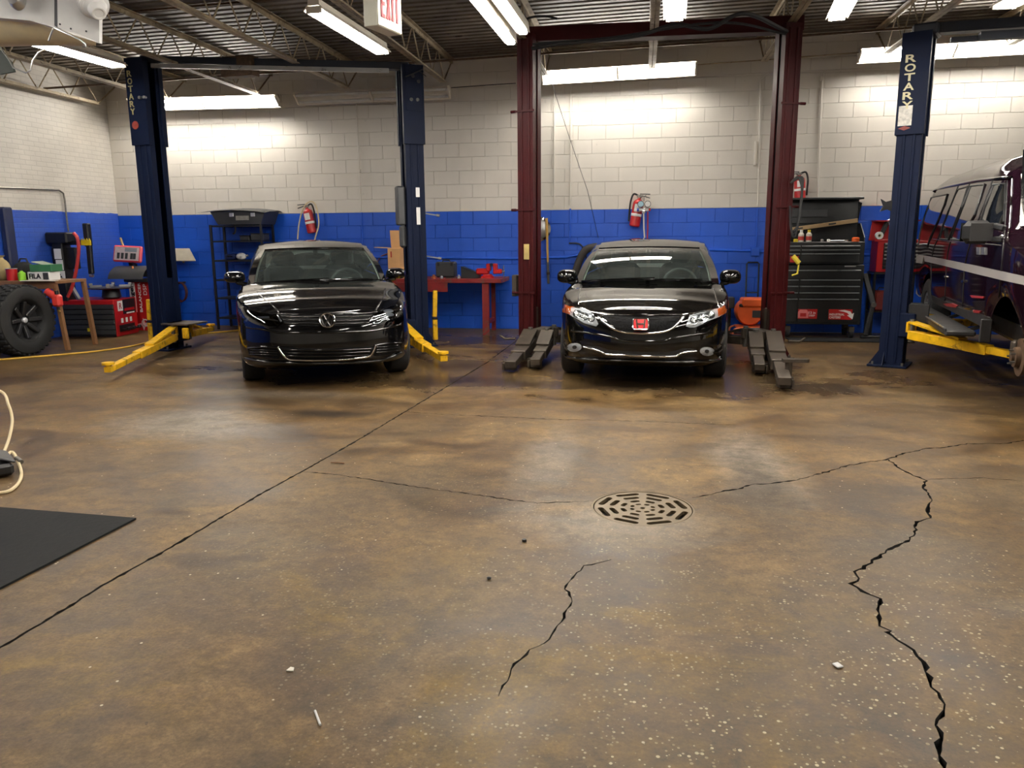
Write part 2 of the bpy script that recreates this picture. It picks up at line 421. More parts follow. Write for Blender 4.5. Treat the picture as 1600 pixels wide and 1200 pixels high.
def build_floor():
    vs = []; faces = []
    def poly(pts):
        o = len(vs); vs.extend([Vector((p[0], p[1])) for p in pts]); faces.append(list(range(o, o+len(pts))))
    ncr = 0
    for path, w, jit in cracks:
        pts = []
        for a, b in zip(path, path[1:]):
            m = max(1, int((b-a).length/(.05 if w > .015 else .028)))
            for i in range(m):
                q = a.lerp(b, i/m); n = Vector((-(b-a).y, (b-a).x)).normalized()
                pts.append(q+n*random.uniform(-jit, jit)*.6 if 0 < len(pts) else q)
        pts.append(path[-1]); L = []; R = []
        for i, q in enumerate(pts):
            t = (pts[min(i+1, len(pts)-1)]-pts[max(i-1, 0)]).normalized(); n = Vector((-t.y, t.x))
            e = min(1, i/3, (len(pts)-1-i)/3) if w < .015 else 1
            ww = w*.5*(.35+.65*e)*random.choice((.5, .7, .9, 1.1, 1.5, 2.0)) if w < .015 else w*.5*random.choice((.7, .8, .9, 1, 1.2, 1.5))
            L.append(q+n*ww); R.append(q-n*ww)
        for i in range(len(pts)-1): poly([R[i], R[i+1], L[i+1], L[i]]); ncr += 1
    poly([DR_C+Vector((cos(2*pi*i/56), sin(2*pi*i/56)))*DR_R for i in range(56)])
    for x in (-8.72, 9): 
        for y in (-5, 12.05): vs.append(Vector((x, y)))
    o = len(vs)-4
    ov, oe, of, _, _, orf = delaunay_2d_cdt(vs, [(o, o+1), (o+1, o+3), (o+3, o+2), (o+2, o)], faces, 0, 1e-6)
    kind = []
    for q in orf: kind.append(2 if any(i == ncr for i in q) else (1 if len(q) else 0))
    mb_t = MB(); V0 = [Vector((v.x, v.y, 0)) for v in ov]; V1 = [Vector((v.x, v.y, -.03)) for v in ov]; n = len(V0)
    F = []; mi = []; ek = {}
    for f, k in zip(of, kind):
        for i in range(3): ek.setdefault(frozenset((f[i], f[(i+1) % 3])), []).append(k)
        if k == 0: F.append(tuple(f)); mi.append(0)
        elif k == 1: F.append(tuple(i+n for i in f)); mi.append(1)
    for e, ks in ek.items():
        if 0 in ks and (1 in ks or 2 in ks): a, b = tuple(e); F.append((a, b, b+n, a+n)); mi.append(0 if 2 in ks else 1)
    me = bpy.data.meshes.new('floor'); me.from_pydata([tuple(v) for v in V0+V1], [], F)
    me.materials.append(M_floor); me.materials.append(M_groove); me.polygons.foreach_set('material_index', mi)
    bm = bmesh.new(); bm.from_mesh(me)
    for f in bm.faces:
        if abs(f.normal.z) > .9 and f.normal.z < 0: f.normal_flip()
    bm.to_mesh(me); bm.free()
    return struct(obj('floor', me, None))
build_floor()

# ================================================================ walls
BH = .2033; BW = .4066
deck_z = lambda x: 4.14+.022*x
mbk = MB().box((.15, WALL_Y+.13, 2.2), (17.9, .2, 4.6)); wall_back = struct(obj('wall_back', mbk, M_bwhite, smooth=0))
mlow = MB().box((.15, WALL_Y+.02, BH*9/2), (17.9, .03, BH*9-.001)); lowb = obj('mortar_bed', mlow, M_bblue, wall_back, smooth=0)
mup = MB().box((.15, WALL_Y+.02, BH*9+1.4), (17.9, .03, 2.8)); upb = obj('mortar_bed', mup, M_bwhite, wall_back, smooth=0)
def block_mesh(w, m):
    return MB().box((0, .008, 0), (w-.004, .016, BH-.0035), None, .0030).mesh('block', m, 0)
blk = {}
cells = []
for r in range(21):
    x = -8.70 - (BW/2 if r % 2 else 0)
    while x < 9.0:
        a = max(x, -8.70); b = min(x+BW, 9.0)
        if b-a > .05: cells.append((r, a, b))
        x += BW
vis = sorted(cells, key=lambda c: (0 if (c[1] > -8.3 and c[2] < 5.0 and 3 <= c[0] <= 15) else 5)+((c[1]+c[2])/2+1.0)**2*.012+abs(c[0]-9.5)*.02)
rest = MB(); rest2 = MB()
for i, (r, a, b) in enumerate(vis):
    m = M_bblue if r < 9 else M_bwhite; w = round(b-a, 3); c = ((a+b)/2, WALL_Y, (r+.5)*BH)
    if i < 300:
        if (w, r < 9) not in blk: blk[(w, r < 9)] = block_mesh(w, m)
        o = obj('block', blk[(w, r < 9)], m, wall_back); o.location = (c[0], c[1]-.006+random.uniform(-.0012, .0012), c[2])
    else:
        (rest if r < 9 else rest2).box((c[0], c[1]+.002+random.uniform(-.001, .001), c[2]), (w-.004, .016, BH-.0035), None, .0030)
o = obj('blocks', rest, M_bblue, wall_back, smooth=0); o['kind'] = 'stuff'
o = obj('blocks', rest2, M_bwhite, wall_back, smooth=0); o['kind'] = 'stuff'
struct(obj('wall_left', MB().box((-8.80, 3.6, 2.2), (.2, 17.4, 4.6)), M_brick, smooth=0))
struct(obj('wall_right', MB().box((9.1, 3.6, 2.2), (.2, 17.4, 4.6)), M_bwhite, smooth=0))
struct(obj('wall_front', MB().box((.15, -5.1, 2.2), (17.9, .2, 4.6)), M_bwhite, smooth=0))

# ================================================================ roof deck and joists
def deckmat():
    k = N('roof_deck_steel'); p = k.pos()
    c = k.ramp(k.noise(1.3, 6, .65, p), [(.3, srgb(70, 62, 52)), (.55, srgb(104, 95, 82)), (.75, srgb(134, 124, 108))])
    c = k.mix(k.ramp(k.noise(5, 5, .7, p), [(.58, 0), (.68, .8)]), c, srgb(48, 40, 32))
    k.set(Base_Color=c, Roughness=.6, Metallic=.2); return k.m
M_deck = deckmat()
def build_deck():
    mb = MB(); prof = []; y = -5.0
    while y < 12.25:
        prof += [(y, 0), (y+.085, 0), (y+.1, .04), (y+.145, .04)]; y += .16
    P = [[Vector((x, yy, deck_z(x)+zz)) for yy, zz in prof] for x in (-8.71, -3, 3, 9.05)]
    mb.grid(P); return struct(obj('ceiling', mb, M_deck, smooth=0))
deck = build_deck()
(obj('roof_slab', MB().add([(-8.9, -5.2, 4.02), (9.2, -5.2, 4.42), (9.2, 12.3, 4.42), (-8.9, 12.3, 4.02), (-8.9, -5.2, 4.12), (9.2, -5.2, 4.52), (9.2, 12.3, 4.52), (-8.9, 12.3, 4.12)],
    [(0, 3, 2, 1), (4, 5, 6, 7), (0, 1, 5, 4), (1, 2, 6, 5), (2, 3, 7, 6), (3, 0, 4, 7)]), M_deck, deck, smooth=0))
def joistmat():
    k = N('old_joist_paint'); p = k.pos()
    c = k.ramp(k.noise(3, 5, .65, p), [(.3, srgb(108, 92, 68)), (.6, srgb(168, 152, 122)), (.8, srgb(190, 178, 150))])
    c = k.mix(k.ramp(k.noise(11, 5, .7, p), [(.56, 0), (.66, .85)]), c, srgb(70, 48, 30))
    k.set(Base_Color=c, Roughness=.6); return k.m
M_joist = joistmat()
JX = [-8.45, -7.25, -5.78, -4.34, -2.88, -1.40, .08, 1.57, 3.12, 4.6, 6.1, 7.6]
JN = ['hugging the left wall', 'first away from the left wall', 'above the left post of the left blue lift', 'above the left black sedan',
      'above the right post of the left blue lift', 'just left of the maroon lift', 'over the middle of the maroon lift', 'above the right post of the maroon lift',
      'above the right blue lift post', 'over the purple van', 'right of the van, mostly out of frame', 'far right, out of frame']
JD = .43; panel = .62; y_end = WALL_Y-.55
web_me = {}
def joist(i, x):
    zt = deck_z(x)-.01; zb = zt-JD
    t = thing('bar_joist', 'open web steel roof joist '+JN[i], 'joist', (x, WALL_Y, zb), 0, 'roof joists')
    mb = MB()
    for s in (-1, 1):
        mb.box((s*.03, -8.55, JD-.02), (.05, 17.1, .006)); mb.box((s*.008, -8.55, JD-.045), (.006, 17.1, .05))
    obj('top_chord', mb, M_joist, t, smooth=0)
    mb = MB()
    for s in (-1, 1):
        mb.box((s*.026, -8.8, .003), (.045, 16.5, .006)); mb.box((s*.008, -8.8, .026), (.006, 16.5, .045))
    obj('bottom_chord', mb, M_joist, t, smooth=0)
    if not web_me:
        h = JD-.05
        web_me['a'] = MB().cyl((0, 0, .02), (0, -panel/2, .02+h), .009, 8).mesh('web_bar', M_joist)
        web_me['b'] = MB().cyl((0, -panel, .02), (0, -panel/2, .02+h), .009, 8).mesh('web_bar', M_joist)
        web_me['e'] = MB().cyl((0, -.55, .02), (0, -.02, JD-.03), .011, 8).mesh('web_bar', M_joist)
    obj('web_bar', web_me['e'], M_joist, t)
    y = -.55
    while y > -(7.2 if 2 <= i <= 9 else 8.5):
        for q in 'ab':
            o = obj('web_bar', web_me[q], M_joist, t); o.location.y = y
        y -= panel
    far = MB(); 
    while y > -16.6:
        far.cyl((0, y, .02), (0, y-panel/2, JD-.03), .009, 6); far.cyl((0, y-panel, .02), (0, y-panel/2, JD-.03), .009, 6); y -= panel
    o = obj('web_bars', far, M_joist, t); o['kind'] = 'stuff'
for i, x in enumerate(JX): joist(i, x)
for nm, yy, dz, lb in (('bridging_rod', 10.55, .07, 'thin steel bridging angle tying the joists near the back wall'), ('bridging_rod', 8.6, .40, 'thin steel bridging angle tying the joist tops over the cars')):
    mb = MB()
    mb.add([(-8.6, yy, deck_z(-8.6)-JD+dz), (9, yy, deck_z(9)-JD+dz), (9, yy, deck_z(9)-JD+dz+.025), (-8.6, yy, deck_z(-8.6)-JD+dz+.025)], [(0, 1, 2, 3)])
    mb.add([(-8.6, yy, deck_z(-8.6)-JD+dz), (9, yy, deck_z(9)-JD+dz), (9, yy+.025, deck_z(9)-JD+dz), (-8.6, yy+.025, deck_z(-8.6)-JD+dz)], [(0, 1, 2, 3)])
    tag(obj(nm, mb, M_rust, smooth=0), lb, 'rod')

# ================================================================ fluorescent fixtures
M_tube = emis('fluorescent_tube_lit', (1.0, .955, .89, 1), TUBE_POWER)
M_tube_off = mat('fluorescent_tube_off', (206, 204, 198), .3, var=.03)
M_fix = mat('fixture_enamel', (214, 206, 190), .45, var=.06, scale=5)
def fixture(p0, p1, label, lit=True, wide=.10, stem=.07, group='fluorescent lights', roll=0.0):
    """p0, p1: tube-line ends; housing above"""
    p0 = Vector(p0); p1 = Vector(p1); c = (p0+p1)/2; d = (p1-p0); L = d.length; dz = d.normalized()
    t = thing('fluorescent_light', label, 'ceiling light', c, math.atan2(d.y, d.x), group)
    tilt = math.atan2(d.z, Vector((d.x, d.y)).length)
    RT = Matrix.Rotation(-tilt, 3, 'Y') @ Matrix.Rotation(-roll, 3, 'X')
    def W(v): return RT @ Vector(v)
    mb = MB()
    prof = [(-wide-.02, .0), (-wide-.02, .01), (-.055, .055), (-.05, .10), (.05, .10), (.055, .055), (wide+.02, .01), (wide+.02, .0), (.05, .045), (-.05, .045)]
    mb.prism(prof, W((-L/2, 0, 0)), W((0, 1, 0)), W((0, 0, 1)), L)
    obj('housing', mb, M_fix, t, smooth=0)
    for s in (-1, 1):
        for h in (-1, 1):
            a = W((h*.03, s*wide*.62, .0)); b = W((h*(L/2-.03), s*wide*.62, .0))
            obj('tube', MB().cyl(a, b, .019, 12), M_tube if lit else M_tube_off, t)
    for q in (-L/2+.01, 0, L/2-.01): obj('lamp_holder', MB().box(W((q, 0, .012)), (.022, wide*1.9, .055), RT), M_fix, t, smooth=0)
    for q in (() if roll else (-L*.32, L*.32)): obj('hanger', MB().cyl(W((q, 0, .09)), W((q, 0, .09+stem)), .004, 6), M_rust, t)
    if roll:
        for q in (-L*.32, L*.32): obj('wall_bracket', MB().beam(Vector((q, .02, .07)), Vector((q, .325, .07)), .03, .02), M_fix, t, smooth=0)
    return t
yl = WALL_Y-.36
RW = radians(40)
def wl(a, b): return ony(*a, yl), ony(*b, yl)
fixture(*wl((203, 164), (434, 158)), 'lit twin tube fluorescent light on the back wall row behind the left blue lift post', roll=RW)
fixture(*wl((462, 155), (702, 145)), 'unlit fluorescent light with dead tubes above the left black sedan', lit=False, roll=RW)
fixture(*wl((846, 122), (1088, 107)), 'lit fluorescent light on the back wall row framed by the maroon lift', roll=RW)
p, q = wl((1342, 88), (1600, 73)); fixture(p, p+(q-p)*1.18, 'lit fluorescent light behind the right blue lift post and van', roll=RW)
def jl(a, b, z=3.41, ln=None):
    A = onz(*a, z); B = onz(*b, z)
    if ln: A = B+(A-B).normalized()*ln
    return A, B
fixture(*jl((490, 17), (598, 83)), 'lit fluorescent strip slanting down beside the exit sign', wide=.075)
fixture(*jl((745, 0), (799, 68), ln=2.4), 'left strip of the pair of lit lights left of the maroon lift', wide=.04)
fixture(*jl((780, 0), (818, 52), ln=2.4), 'right strip of the pair of lit lights left of the maroon lift', wide=.04)
fixture(*jl((1055, 0), (1054, 31), ln=2.4), 'lit fluorescent light end on above the maroon lift crossbeam', wide=.08)
fixture(*jl((1322, 0), (1307, 30), ln=2.4), 'lit fluorescent light pointing down between the maroon lift and right blue post', wide=.075)
fixture(*jl((1590, 0), (1568, 12), ln=2.4), 'lit fluorescent light in the top right corner above the van')
fixture(*jl((75, 73), (186, 104), ln=2.4), 'lit fluorescent light at the upper left below the white heater')
for (x, y, lb) in ((-6.3, 4.3, 'left rear'), (-2.9, 3.4, 'left middle'), (3.3, 3.4, 'right middle'), (-2.9, -1, 'behind left'), (3.2, -1, 'behind right'), (6.5, 7.2, 'beyond the van'), (6.5, 3.6, 'far right')):
    fixture((x, y-1.2, 3.41), (x, y+1.2, 3.41), 'lit fluorescent light out of the frame, '+lb, group='fluorescent lights over the camera')
# ================================================================ cars
def carpaint(name, col, flake=.0):
    k = N(name); c = srgb(*col); f = k.noise(3, 4, .6, k.coord())
    k.set(Base_Color=k.ramp(f, [(.3, tuple(x*.85 for x in c[:3])+(1,)), (.7, c)]), Metallic=.0)
    k.set(Roughness=k.ramp(k.noise(2.2, 6, .7, k.coord()), [(.35, .05), (.7, .10)]))
    k.b.inputs['Specular IOR Level'].default_value = .5
    k.b.inputs['Coat Weight'].default_value = .35; k.b.inputs['Coat Roughness'].default_value = .02
    MATS[name] = k.m; return k.m
M_cblack = carpaint('black_car_paint', (9, 9, 10))
M_cblack2 = carpaint('black_brown_car_paint', (11, 10, 9))
M_glass = glassmat('car_glass', (.80, .87, .84, 1), .03, film=.04)
M_lens = glassmat('clear_lens', (.92, .94, .95, 1), .03)
M_lensd = glassmat('smoked_lens', (.32, .33, .35, 1), .04)
M_refl = mat('lamp_reflector', (226, 228, 230), .18, .35, var=.12, scale=60)
M_amber = mat('amber_lens', (200, 96, 30), .2, var=.1)
M_gloss = mat('gloss_black_trim', (10, 10, 10), .12, var=.1, coat=.6)
M_cloth = mat('charcoal_seat_cloth', (52, 54, 55), .85, var=.12, scale=30)
M_dash = mat('dashboard_grey', (74, 80, 78), .6, var=.1)
M_redlogo = mat('red_badge', (176, 10, 18), .25, var=.05, coat=.5)
M_pillar = mat('pale_inner_pillar', (176, 180, 168), .7, var=.05)

def qcurve(p0, p1, bulge=(0, 0, 0), n=14):
    p0 = Vector(p0); p1 = Vector(p1); b = Vector(bulge)
    return [p0.lerp(p1, i/n)+b*(4*(i/n)*(1-i/n)) for i in range(n+1)]
def coons(c0, c1, d0, d1):
    nu = len(c0)-1; nv = len(d0)-1; P = []
    for i in range(nu+1):
        u = i/nu; row = []
        for j in range(nv+1):
            v = j/nv
            row.append(c0[i]*(1-v)+c1[i]*v+d0[j]*(1-u)+d1[j]*u-(c0[0]*(1-u)*(1-v)+c0[-1]*u*(1-v)+c1[0]*(1-u)*v+c1[-1]*u*v))
        P.append(row)
    return P
def mir(c): return [Vector((-p.x, p.y, p.z)) for p in c]

def wheel(parent, x, y, r, w, side, rimr, spokes=5, rim=None, steer=0.0):
    """side: -1 outer face looks to -x, +1 outer face to +x"""
    e = obj('wheel', MB().lathe([(rimr*.96, -w*.42), (rimr*1.03, -w*.5), (r*.90, -w*.52), (r*.975, -w*.44), (r, -w*.30), (r, w*.30), (r*.975, w*.44), (r*.90, w*.52), (rimr*1.03, w*.5), (rimr*.96, w*.42), (rimr*.9, w*.1), (rimr*.9, -w*.3)], (0, 0, 0), (1, 0, 0), 40, True), M_tread, parent)
    e.location = (x, y, r); e.rotation_euler.z = steer
    s = side; mb = MB().lathe([(0, s*w*.30), (.05, s*w*.34), (.06, s*w*.30), (.075, s*w*.2)], (0, 0, 0), (1, 0, 0), 20)
    for k in range(spokes):
        a = 2*pi*k/spokes; v = Vector((0, cos(a), sin(a))); t = Vector((0, -sin(a), cos(a)))
        for sg in (-1, 1):
            mb.beam(Vector((s*w*.27, 0, 0))+v*.05+t*sg*.018, Vector((s*w*.36, 0, 0))+v*rimr*.94+t*sg*.035, .03, .03, (1, 0, 0))
    mb.lathe([(rimr*.88, s*w*.40), (rimr*.97, s*w*.44), (rimr*.97, s*w*.36), (rimr*.88, s*w*.30)], (0, 0, 0), (1, 0, 0), 36, True)
    obj('rim', mb, rim or M_alu, e)
    return e

def make_car(sp):
    root = thing(sp['name'], sp['label'], 'car', (sp['x'], sp['y'], 0), radians(sp['yaw']))
    paint = sp['paint']; W = sp['W']; L = sp['L']
    half = catmull([(x*W, y, 0) for x, y in sp['plan']], 110)
    N_ = len(half); sh = sp['shoulder']; zb0 = sp['zb']; ra = sp['arch']
    def zbot(y):
        z = interp(sp['zbt'], y)
        for ya in sp['axles']:
            q = ra*ra-(y-ya)**2
            if q > 0: z = max(z, sp['wr']+sqrt(q))
        return z
    lv = sp['levels']; ring = []
    for i, p in enumerate(half):
        a = half[max(i-1, 0)]; b = half[min(i+1, N_-1)]; t = (b-a).normalized(); n = Vector((t.y, -t.x, 0))
        if i == 0: n = Vector((0, -1, 0))
        if i == N_-1: n = Vector((0, 1, 0))
        col = []
        for f, ins, sb in lv:
            q = p-n*ins; wn = max(0, 1-p.y/.85); wt = max(0, 1-(L-p.y)/.5)
            y = q.y+sb*wn-sb*.6*wt; zs = interp(sh, p.y); zb = zbot(p.y)
            if zb > zs-.06: zb = zs-.06
            col.append(Vector((max(0, q.x) if 0 < i < N_-1 else 0, y, zb+(zs-zb)*f)))
        ring.append(col)
    full = ring+[[Vector((-v.x, v.y, v.z)) for v in c] for c in ring[-2:0:-1]]
    mb = MB(); mb.grid(full, True)
    obj_b = mb
    # hood and boot lid
    M_ = 20
    def top(rows, capfront, nm):
        m2 = MB(); P = []
        for i in rows:
            R = ring[i][-1]; row = []
            for k in range(M_+1):
                u = -1+2*k/M_; z = R.z+interp(sp['crown'], R.y)*(1-abs(u)**2.6)
                row.append(Vector((R.x*u, R.y, z)))
            P.append(row)
        m2.grid(P)
        c = ring[0][-1] if capfront else ring[-1][-1]; r0 = P[0] if capfront else P[-1]
        o = len(m2.v); m2.v.append(c.copy()); b = 0 if capfront else (len(P)-1)*(M_+1)
        for k in range(M_): m2.f.append((o, b+k, b+k+1))
        return m2
    hood_rows = [i for i in range(1, N_-1) if ring[i][-1].y < sp['cowl']]
    boot_rows = [i for i in range(1, N_-1) if ring[i][-1].y > sp['boot']]
    body = obj('body_shell', mb, paint, root, smooth=50)
    hm = top(hood_rows, True, 'hood'); hood = obj('hood', hm, paint, root, smooth=50)
    obj('boot_lid', top(boot_rows, False, 'boot'), paint, root, smooth=50)
    # underbody
    obj('underbody', MB().box((0, L/2, .30), (W*1.3, L-.7, .24), None, .05), M_blackpl, root)
    # greenhouse
    g = sp['gh']
    wbl, wtl = Vector(g['wb']), Vector(g['wt']); wbr = Vector((-wbl.x, wbl.y, wbl.z)); wtr = Vector((-wtl.x, wtl.y, wtl.z))
    WB = qcurve(wbl, wbr, g['wbb']); WT = qcurve(wtl, wtr, g['wtb']); WL = qcurve(wbl, wtl, (-.012, -.03, .02)); WR = mir(WL)
    glass = MB().grid(coons(WB, WT, WL, WR)); ws = obj('windshield', glass, M_glass, root, smooth=60)
    gbl, gtl = Vector(g['rb']), Vector(g['rt']); gbr = Vector((-gbl.x, gbl.y, gbl.z)); gtr = Vector((-gtl.x, gtl.y, gtl.z))
    RB = qcurve(gbl, gbr, (0, .16, .01)); RT = qcurve(gtl, gtr, (0, .06, .05)); RL = qcurve(gbl, gtl, (-.01, .03, .03)); RR = mir(RL)
    obj('rear_window', MB().grid(coons(RB, RT, RL, RR)), M_glass, root, smooth=60)
    railb = (-.025, 0, g['railz'])
    RAIL_L = qcurve(wtl, gtl, railb); RAIL_R = mir(RAIL_L)
    roof = MB().grid(coons(WT, RT, RAIL_L, RAIL_R)); obj('roof', roof, paint, root, smooth=60)
    sb0, sb1 = Vector(g['sb0']), Vector(g['sb1']); st0, st1 = Vector(g['st0']), Vector(g['st1'])
    for sgn in (1, -1):
        f = (lambda c: c) if sgn == 1 else mir
        AE = qcurve(sb0, st0, (-.02, -.02, .03)); CE = qcurve(sb1, st1, (-.015, .03, .03))
        SB = qcurve(sb0, sb1, (-.035, 0, .005)); ST = qcurve(st0, st1, (-.03, 0, g['railz']))
        pill = MB().grid(coons(f(qcurve(wbl, sb0)), f(qcurve(wtl, st0)), f(WL), f(AE))); obj('front_pillar', pill, paint, root, smooth=60)
        obj('rear_pillar', MB().grid(coons(f(qcurve(sb1, gbl)), f(qcurve(st1, gtl)), f(CE), f(RL))), paint, root, smooth=60)
        obj('roof_rail', MB().grid(coons(f(qcurve(st0, wtl)), f(qcurve(st1, gtl)), f(ST), f(RAIL_L))), paint, root, smooth=60)
        PG = coons(f(SB), f(ST), f(AE), f(CE)); nn = len(PG)-1
        obj('side_window', MB().grid(PG[:7]), M_glass, root, smooth=60); obj('side_window', MB().grid(PG[7:]), M_glass, root, smooth=60)
        obj('door_pillar', MB().grid(PG[6:8]), M_gloss, root, smooth=60)
        inn = [[v+Vector((.02*sgn, .02, -.005)) for v in r] for r in coons(f(qcurve(wbl, sb0)), f(qcurve(wtl, st0)), f(WL), f(AE))]
        obj('pillar_trim', MB().grid(inn), M_pillar, root, smooth=60)
        belt = [ring[i][-1] for i in range(N_) if sb0.y-.15 < ring[i][-1].y < sb1.y+.25]
        bl = []
        for v in belt:
            vv = Vector((-v.x, v.y, v.z)); tt = min(1, max(0, (v.y-sb0.y)/(sb1.y-sb0.y))); w_ = sb0.lerp(sb1, tt); w_ = Vector((w_.x-.035*4*tt*(1-tt)+.03, v.y, w_.z))
            bl.append([vv, w_])
        obj('belt_trim', MB().grid([[p if sgn == 1 else Vector((-p.x, p.y, p.z)) for p in r] for r in bl]), M_gloss, root)
    obj('headliner', MB().grid([[v-Vector((0, 0, .03)) for v in r] for r in coons(WT, RT, RAIL_L, RAIL_R)]), M_pillar, root)
    obj('windshield_seal', MB().tube([v+Vector((0, -.006, .004)) for v in WB], .012, 6), M_gloss, root); obj('windshield_seal', MB().tube([v+Vector((0, -.004, .003)) for v in WT], .008, 6), M_gloss, root)
    G = coons(WB, WT, WL, WR); obj('header_band', MB().grid([[v+Vector((0, -.002, .002)) for v in r[-2:]] for r in G]), M_gloss, root)
    for a, b in ((.12, .58), (.52, .93)):
        i0, i1 = int(a*14), int(b*14)
        obj('wiper', MB().tube([WB[i]+Vector((0, -.012, .010+.0025*(i-i0))) for i in range(i0, i1+1)], .007, 6), M_gloss, root)
    # interior
    dz = wbl.z
    dash = MB(); y0 = wbl.y-.12
    dash.grid(coons(qcurve((-.68, y0+.15, dz-.06), (.68, y0+.15, dz-.06), (0, -.2, .01)), qcurve((-.68, y0+.55, dz-.10), (.68, y0+.55, dz-.10), (0, 0, .03)), qcurve((-.68, y0+.15, dz-.06), (-.68, y0+.55, dz-.10)), qcurve((.68, y0+.15, dz-.06), (.68, y0+.55, dz-.10))))
    dash.box((0, y0+.6, dz-.28), (1.38, .12, .38), None, .05); obj('dashboard', dash, M_dash, root)
    for sx in (-.37, .37):
        R_ = Matrix.Rotation(radians(-14), 3, 'X')
        obj('seat', MB().box((sx, y0+1.25, .50), (.50, .52, .18), None, .06).box((sx, y0+1.56, .80), (.50, .17, .62), R_, .07).box((sx, y0+1.64, 1.20), (.27, .11, .20), R_, .05).box((sx, y0+1.64, 1.09), (.10, .03, .1), R_), M_cloth, root)
    R_ = Matrix.Rotation(radians(-18), 3, 'X')
    rs = MB().box((0, y0+2.15, .50), (1.3, .5, .18), None, .06).box((0, y0+2.5, .78), (1.3, .17, .58), R_, .07)
    for sx in (-.4, .4): rs.box((sx, y0+2.6, 1.07), (.28, .12, .14), R_, .05)
    obj('rear_seat', rs, mat('brightened_rear_cloth', (120, 126, 122), .85, var=.1), root)  # paler than the front seats, painting in light from the rear window
    cx, cy, cz = .37, y0+.82, dz-.06; A = Matrix.Rotation(radians(62), 3, 'X')
    obj('steering_wheel', MB().tube([Vector((cx, cy, cz))+A @ Vector((.19*cos(2*pi*k/28), .19*sin(2*pi*k/28), 0)) for k in range(28)], .016, 8, True).box((cx, cy+.01, cz), (.15, .14, .05), A, .02).box((cx, cy, cz), (.36, .03, .02), A), M_dash, root)
    mm = (wtl+wtr)/2+Vector((0, .02, -.08)); obj('rear_view_mirror', MB().box(mm, (.24, .03, .065), None, .02).box(mm+Vector((0, -.04, .05)), (.05, .06, .07), None, .01), M_blackpl, root)
    # door mirrors
    for sx in (-1, 1):
        mx, my, mz = sp['mirror']; M2 = RZ(radians(8*sx))
        mk = MB(); P = []
        for i in range(9):
            a = i/8; rr = sqrt(max(0, 1-(1-a)**2.4)); row = []
            for k in range(24):
                q = 2*pi*k/24; ex = abs(cos(q))**.75*(1 if cos(q) > 0 else -1); ez = abs(sin(q))**.75*(1 if sin(q) > 0 else -1)
                row.append(Vector((sx*mx, my, mz))+M2 @ Vector((.115*rr*ex, -.075+.16*a, sp.get('mz', .072)*rr*ez*(1.0 if ez > 0 else .85))))
            row.append(row[0].copy()); P.append(row)
        mk.grid(P); c = len(mk.v); mk.v.append(sum(P[-1][:-1], Vector())/24)
        b = 8*25
        for k in range(24): mk.f.append((c, b+k, b+k+1))
        dm = obj('door_mirror', mk, paint, root, smooth=60)
        obj('mirror_stalk', MB().beam((sx*(mx-.02), my+.02, mz-.045), (sx*(W-.10), my+.03, mz-.085), .09, .05, ch=.015), M_gloss, dm)
    # wheels
    for ya in sp['axles']:
        for s in (-1, 1): wheel(root, s*(W-.135), ya, sp['wr'], sp['tw'], s, sp['rimr'], rim=M_alu if ya > 2 else M_alu, steer=radians(sp.get('steer', 0)) if ya < 2 else 0)
    mw = MW(root); vv = [mw @ v for v in mb.v]+[mw @ v for v in hm.v]; o = len(mb.v)
    bvh = BVHTree.FromPolygons(vv, [tuple(f) for f in mb.f]+[tuple(i+o for i in f) for f in hm.f])
    return root, bvh, mw

def hit(bvh, x, y):
    d = RAY(x, y).normalized(); l, n, i, t = bvh.ray_cast(CAM, d)
    if l is None:
        # silhouette miss: nearest surface to the ray
        best = None
        for t in [6+.1*k for k in range(60)]:
            q, nn, ii, dist = bvh.find_nearest(CAM+d*t)
            if best is None or dist < best[2]: best = (q, nn, dist)
        l, n = best[0], best[1]
    if n.dot(d) > 0: n = -n
    return l, n
def decal(name, bvh, pix, m, parent, off=.004, depth=.02, res=3.0, label=None, center_bulge=0.0):
    """a panel lying on the body whose outline is given in photo pixels; it follows the body surface, stands off by `off` and has a rim `depth` deep"""
    pix = [Vector(p) for p in pix]; n = len(pix); dense = []
    for a, b in zip(pix, pix[1:]+pix[:1]):
        k = max(1, int((b-a).length/res))
        dense += [a.lerp(b, i/k) for i in range(k)]
    x0 = min(p.x for p in dense); x1 = max(p.x for p in dense); y0 = min(p.y for p in dense); y1 = max(p.y for p in dense)
    def inside(q):
        c = False
        for a, b in zip(dense, dense[1:]+dense[:1]):
            if (a.y > q.y) != (b.y > q.y) and q.x < (b.x-a.x)*(q.y-a.y)/(b.y-a.y)+a.x: c = not c
        return c
    pts = list(dense); yy = y0+res/2
    while yy < y1:
        xx = x0+res/2
        while xx < x1:
            q = Vector((xx, yy))
            if inside(q) and min((q-p).length for p in dense) > res*.5: pts.append(q)
            xx += res
        yy += res
    ov, oe, of, _, _, _ = delaunay_2d_cdt(pts, [(i, (i+1) % len(dense)) for i in range(len(dense))], [], 1, 1e-5)
    mb = MB(); V = []; U = []
    for q in ov:
        l, nn = hit(bvh, q.x, q.y); e = 0
        if center_bulge: e = center_bulge*min(1, min((q-p).length for p in dense)/4)
        V.append(l+nn*(off+e)); U.append(l-nn*depth)
    k = len(V); bd = {}
    for f in of:
        for i in range(len(f)): e = (f[i], f[(i+1) % len(f)]); bd[frozenset(e)] = bd.get(frozenset(e), 0)+1
    F = [tuple(f) for f in of]
    for e, c in bd.items():
        if c == 1: a, b = tuple(e); F.append((a, b, b+k, a+k))
    mb.add(V+U, F)
    return obj(name, mb, m, parent, True, smooth=40, label=label)
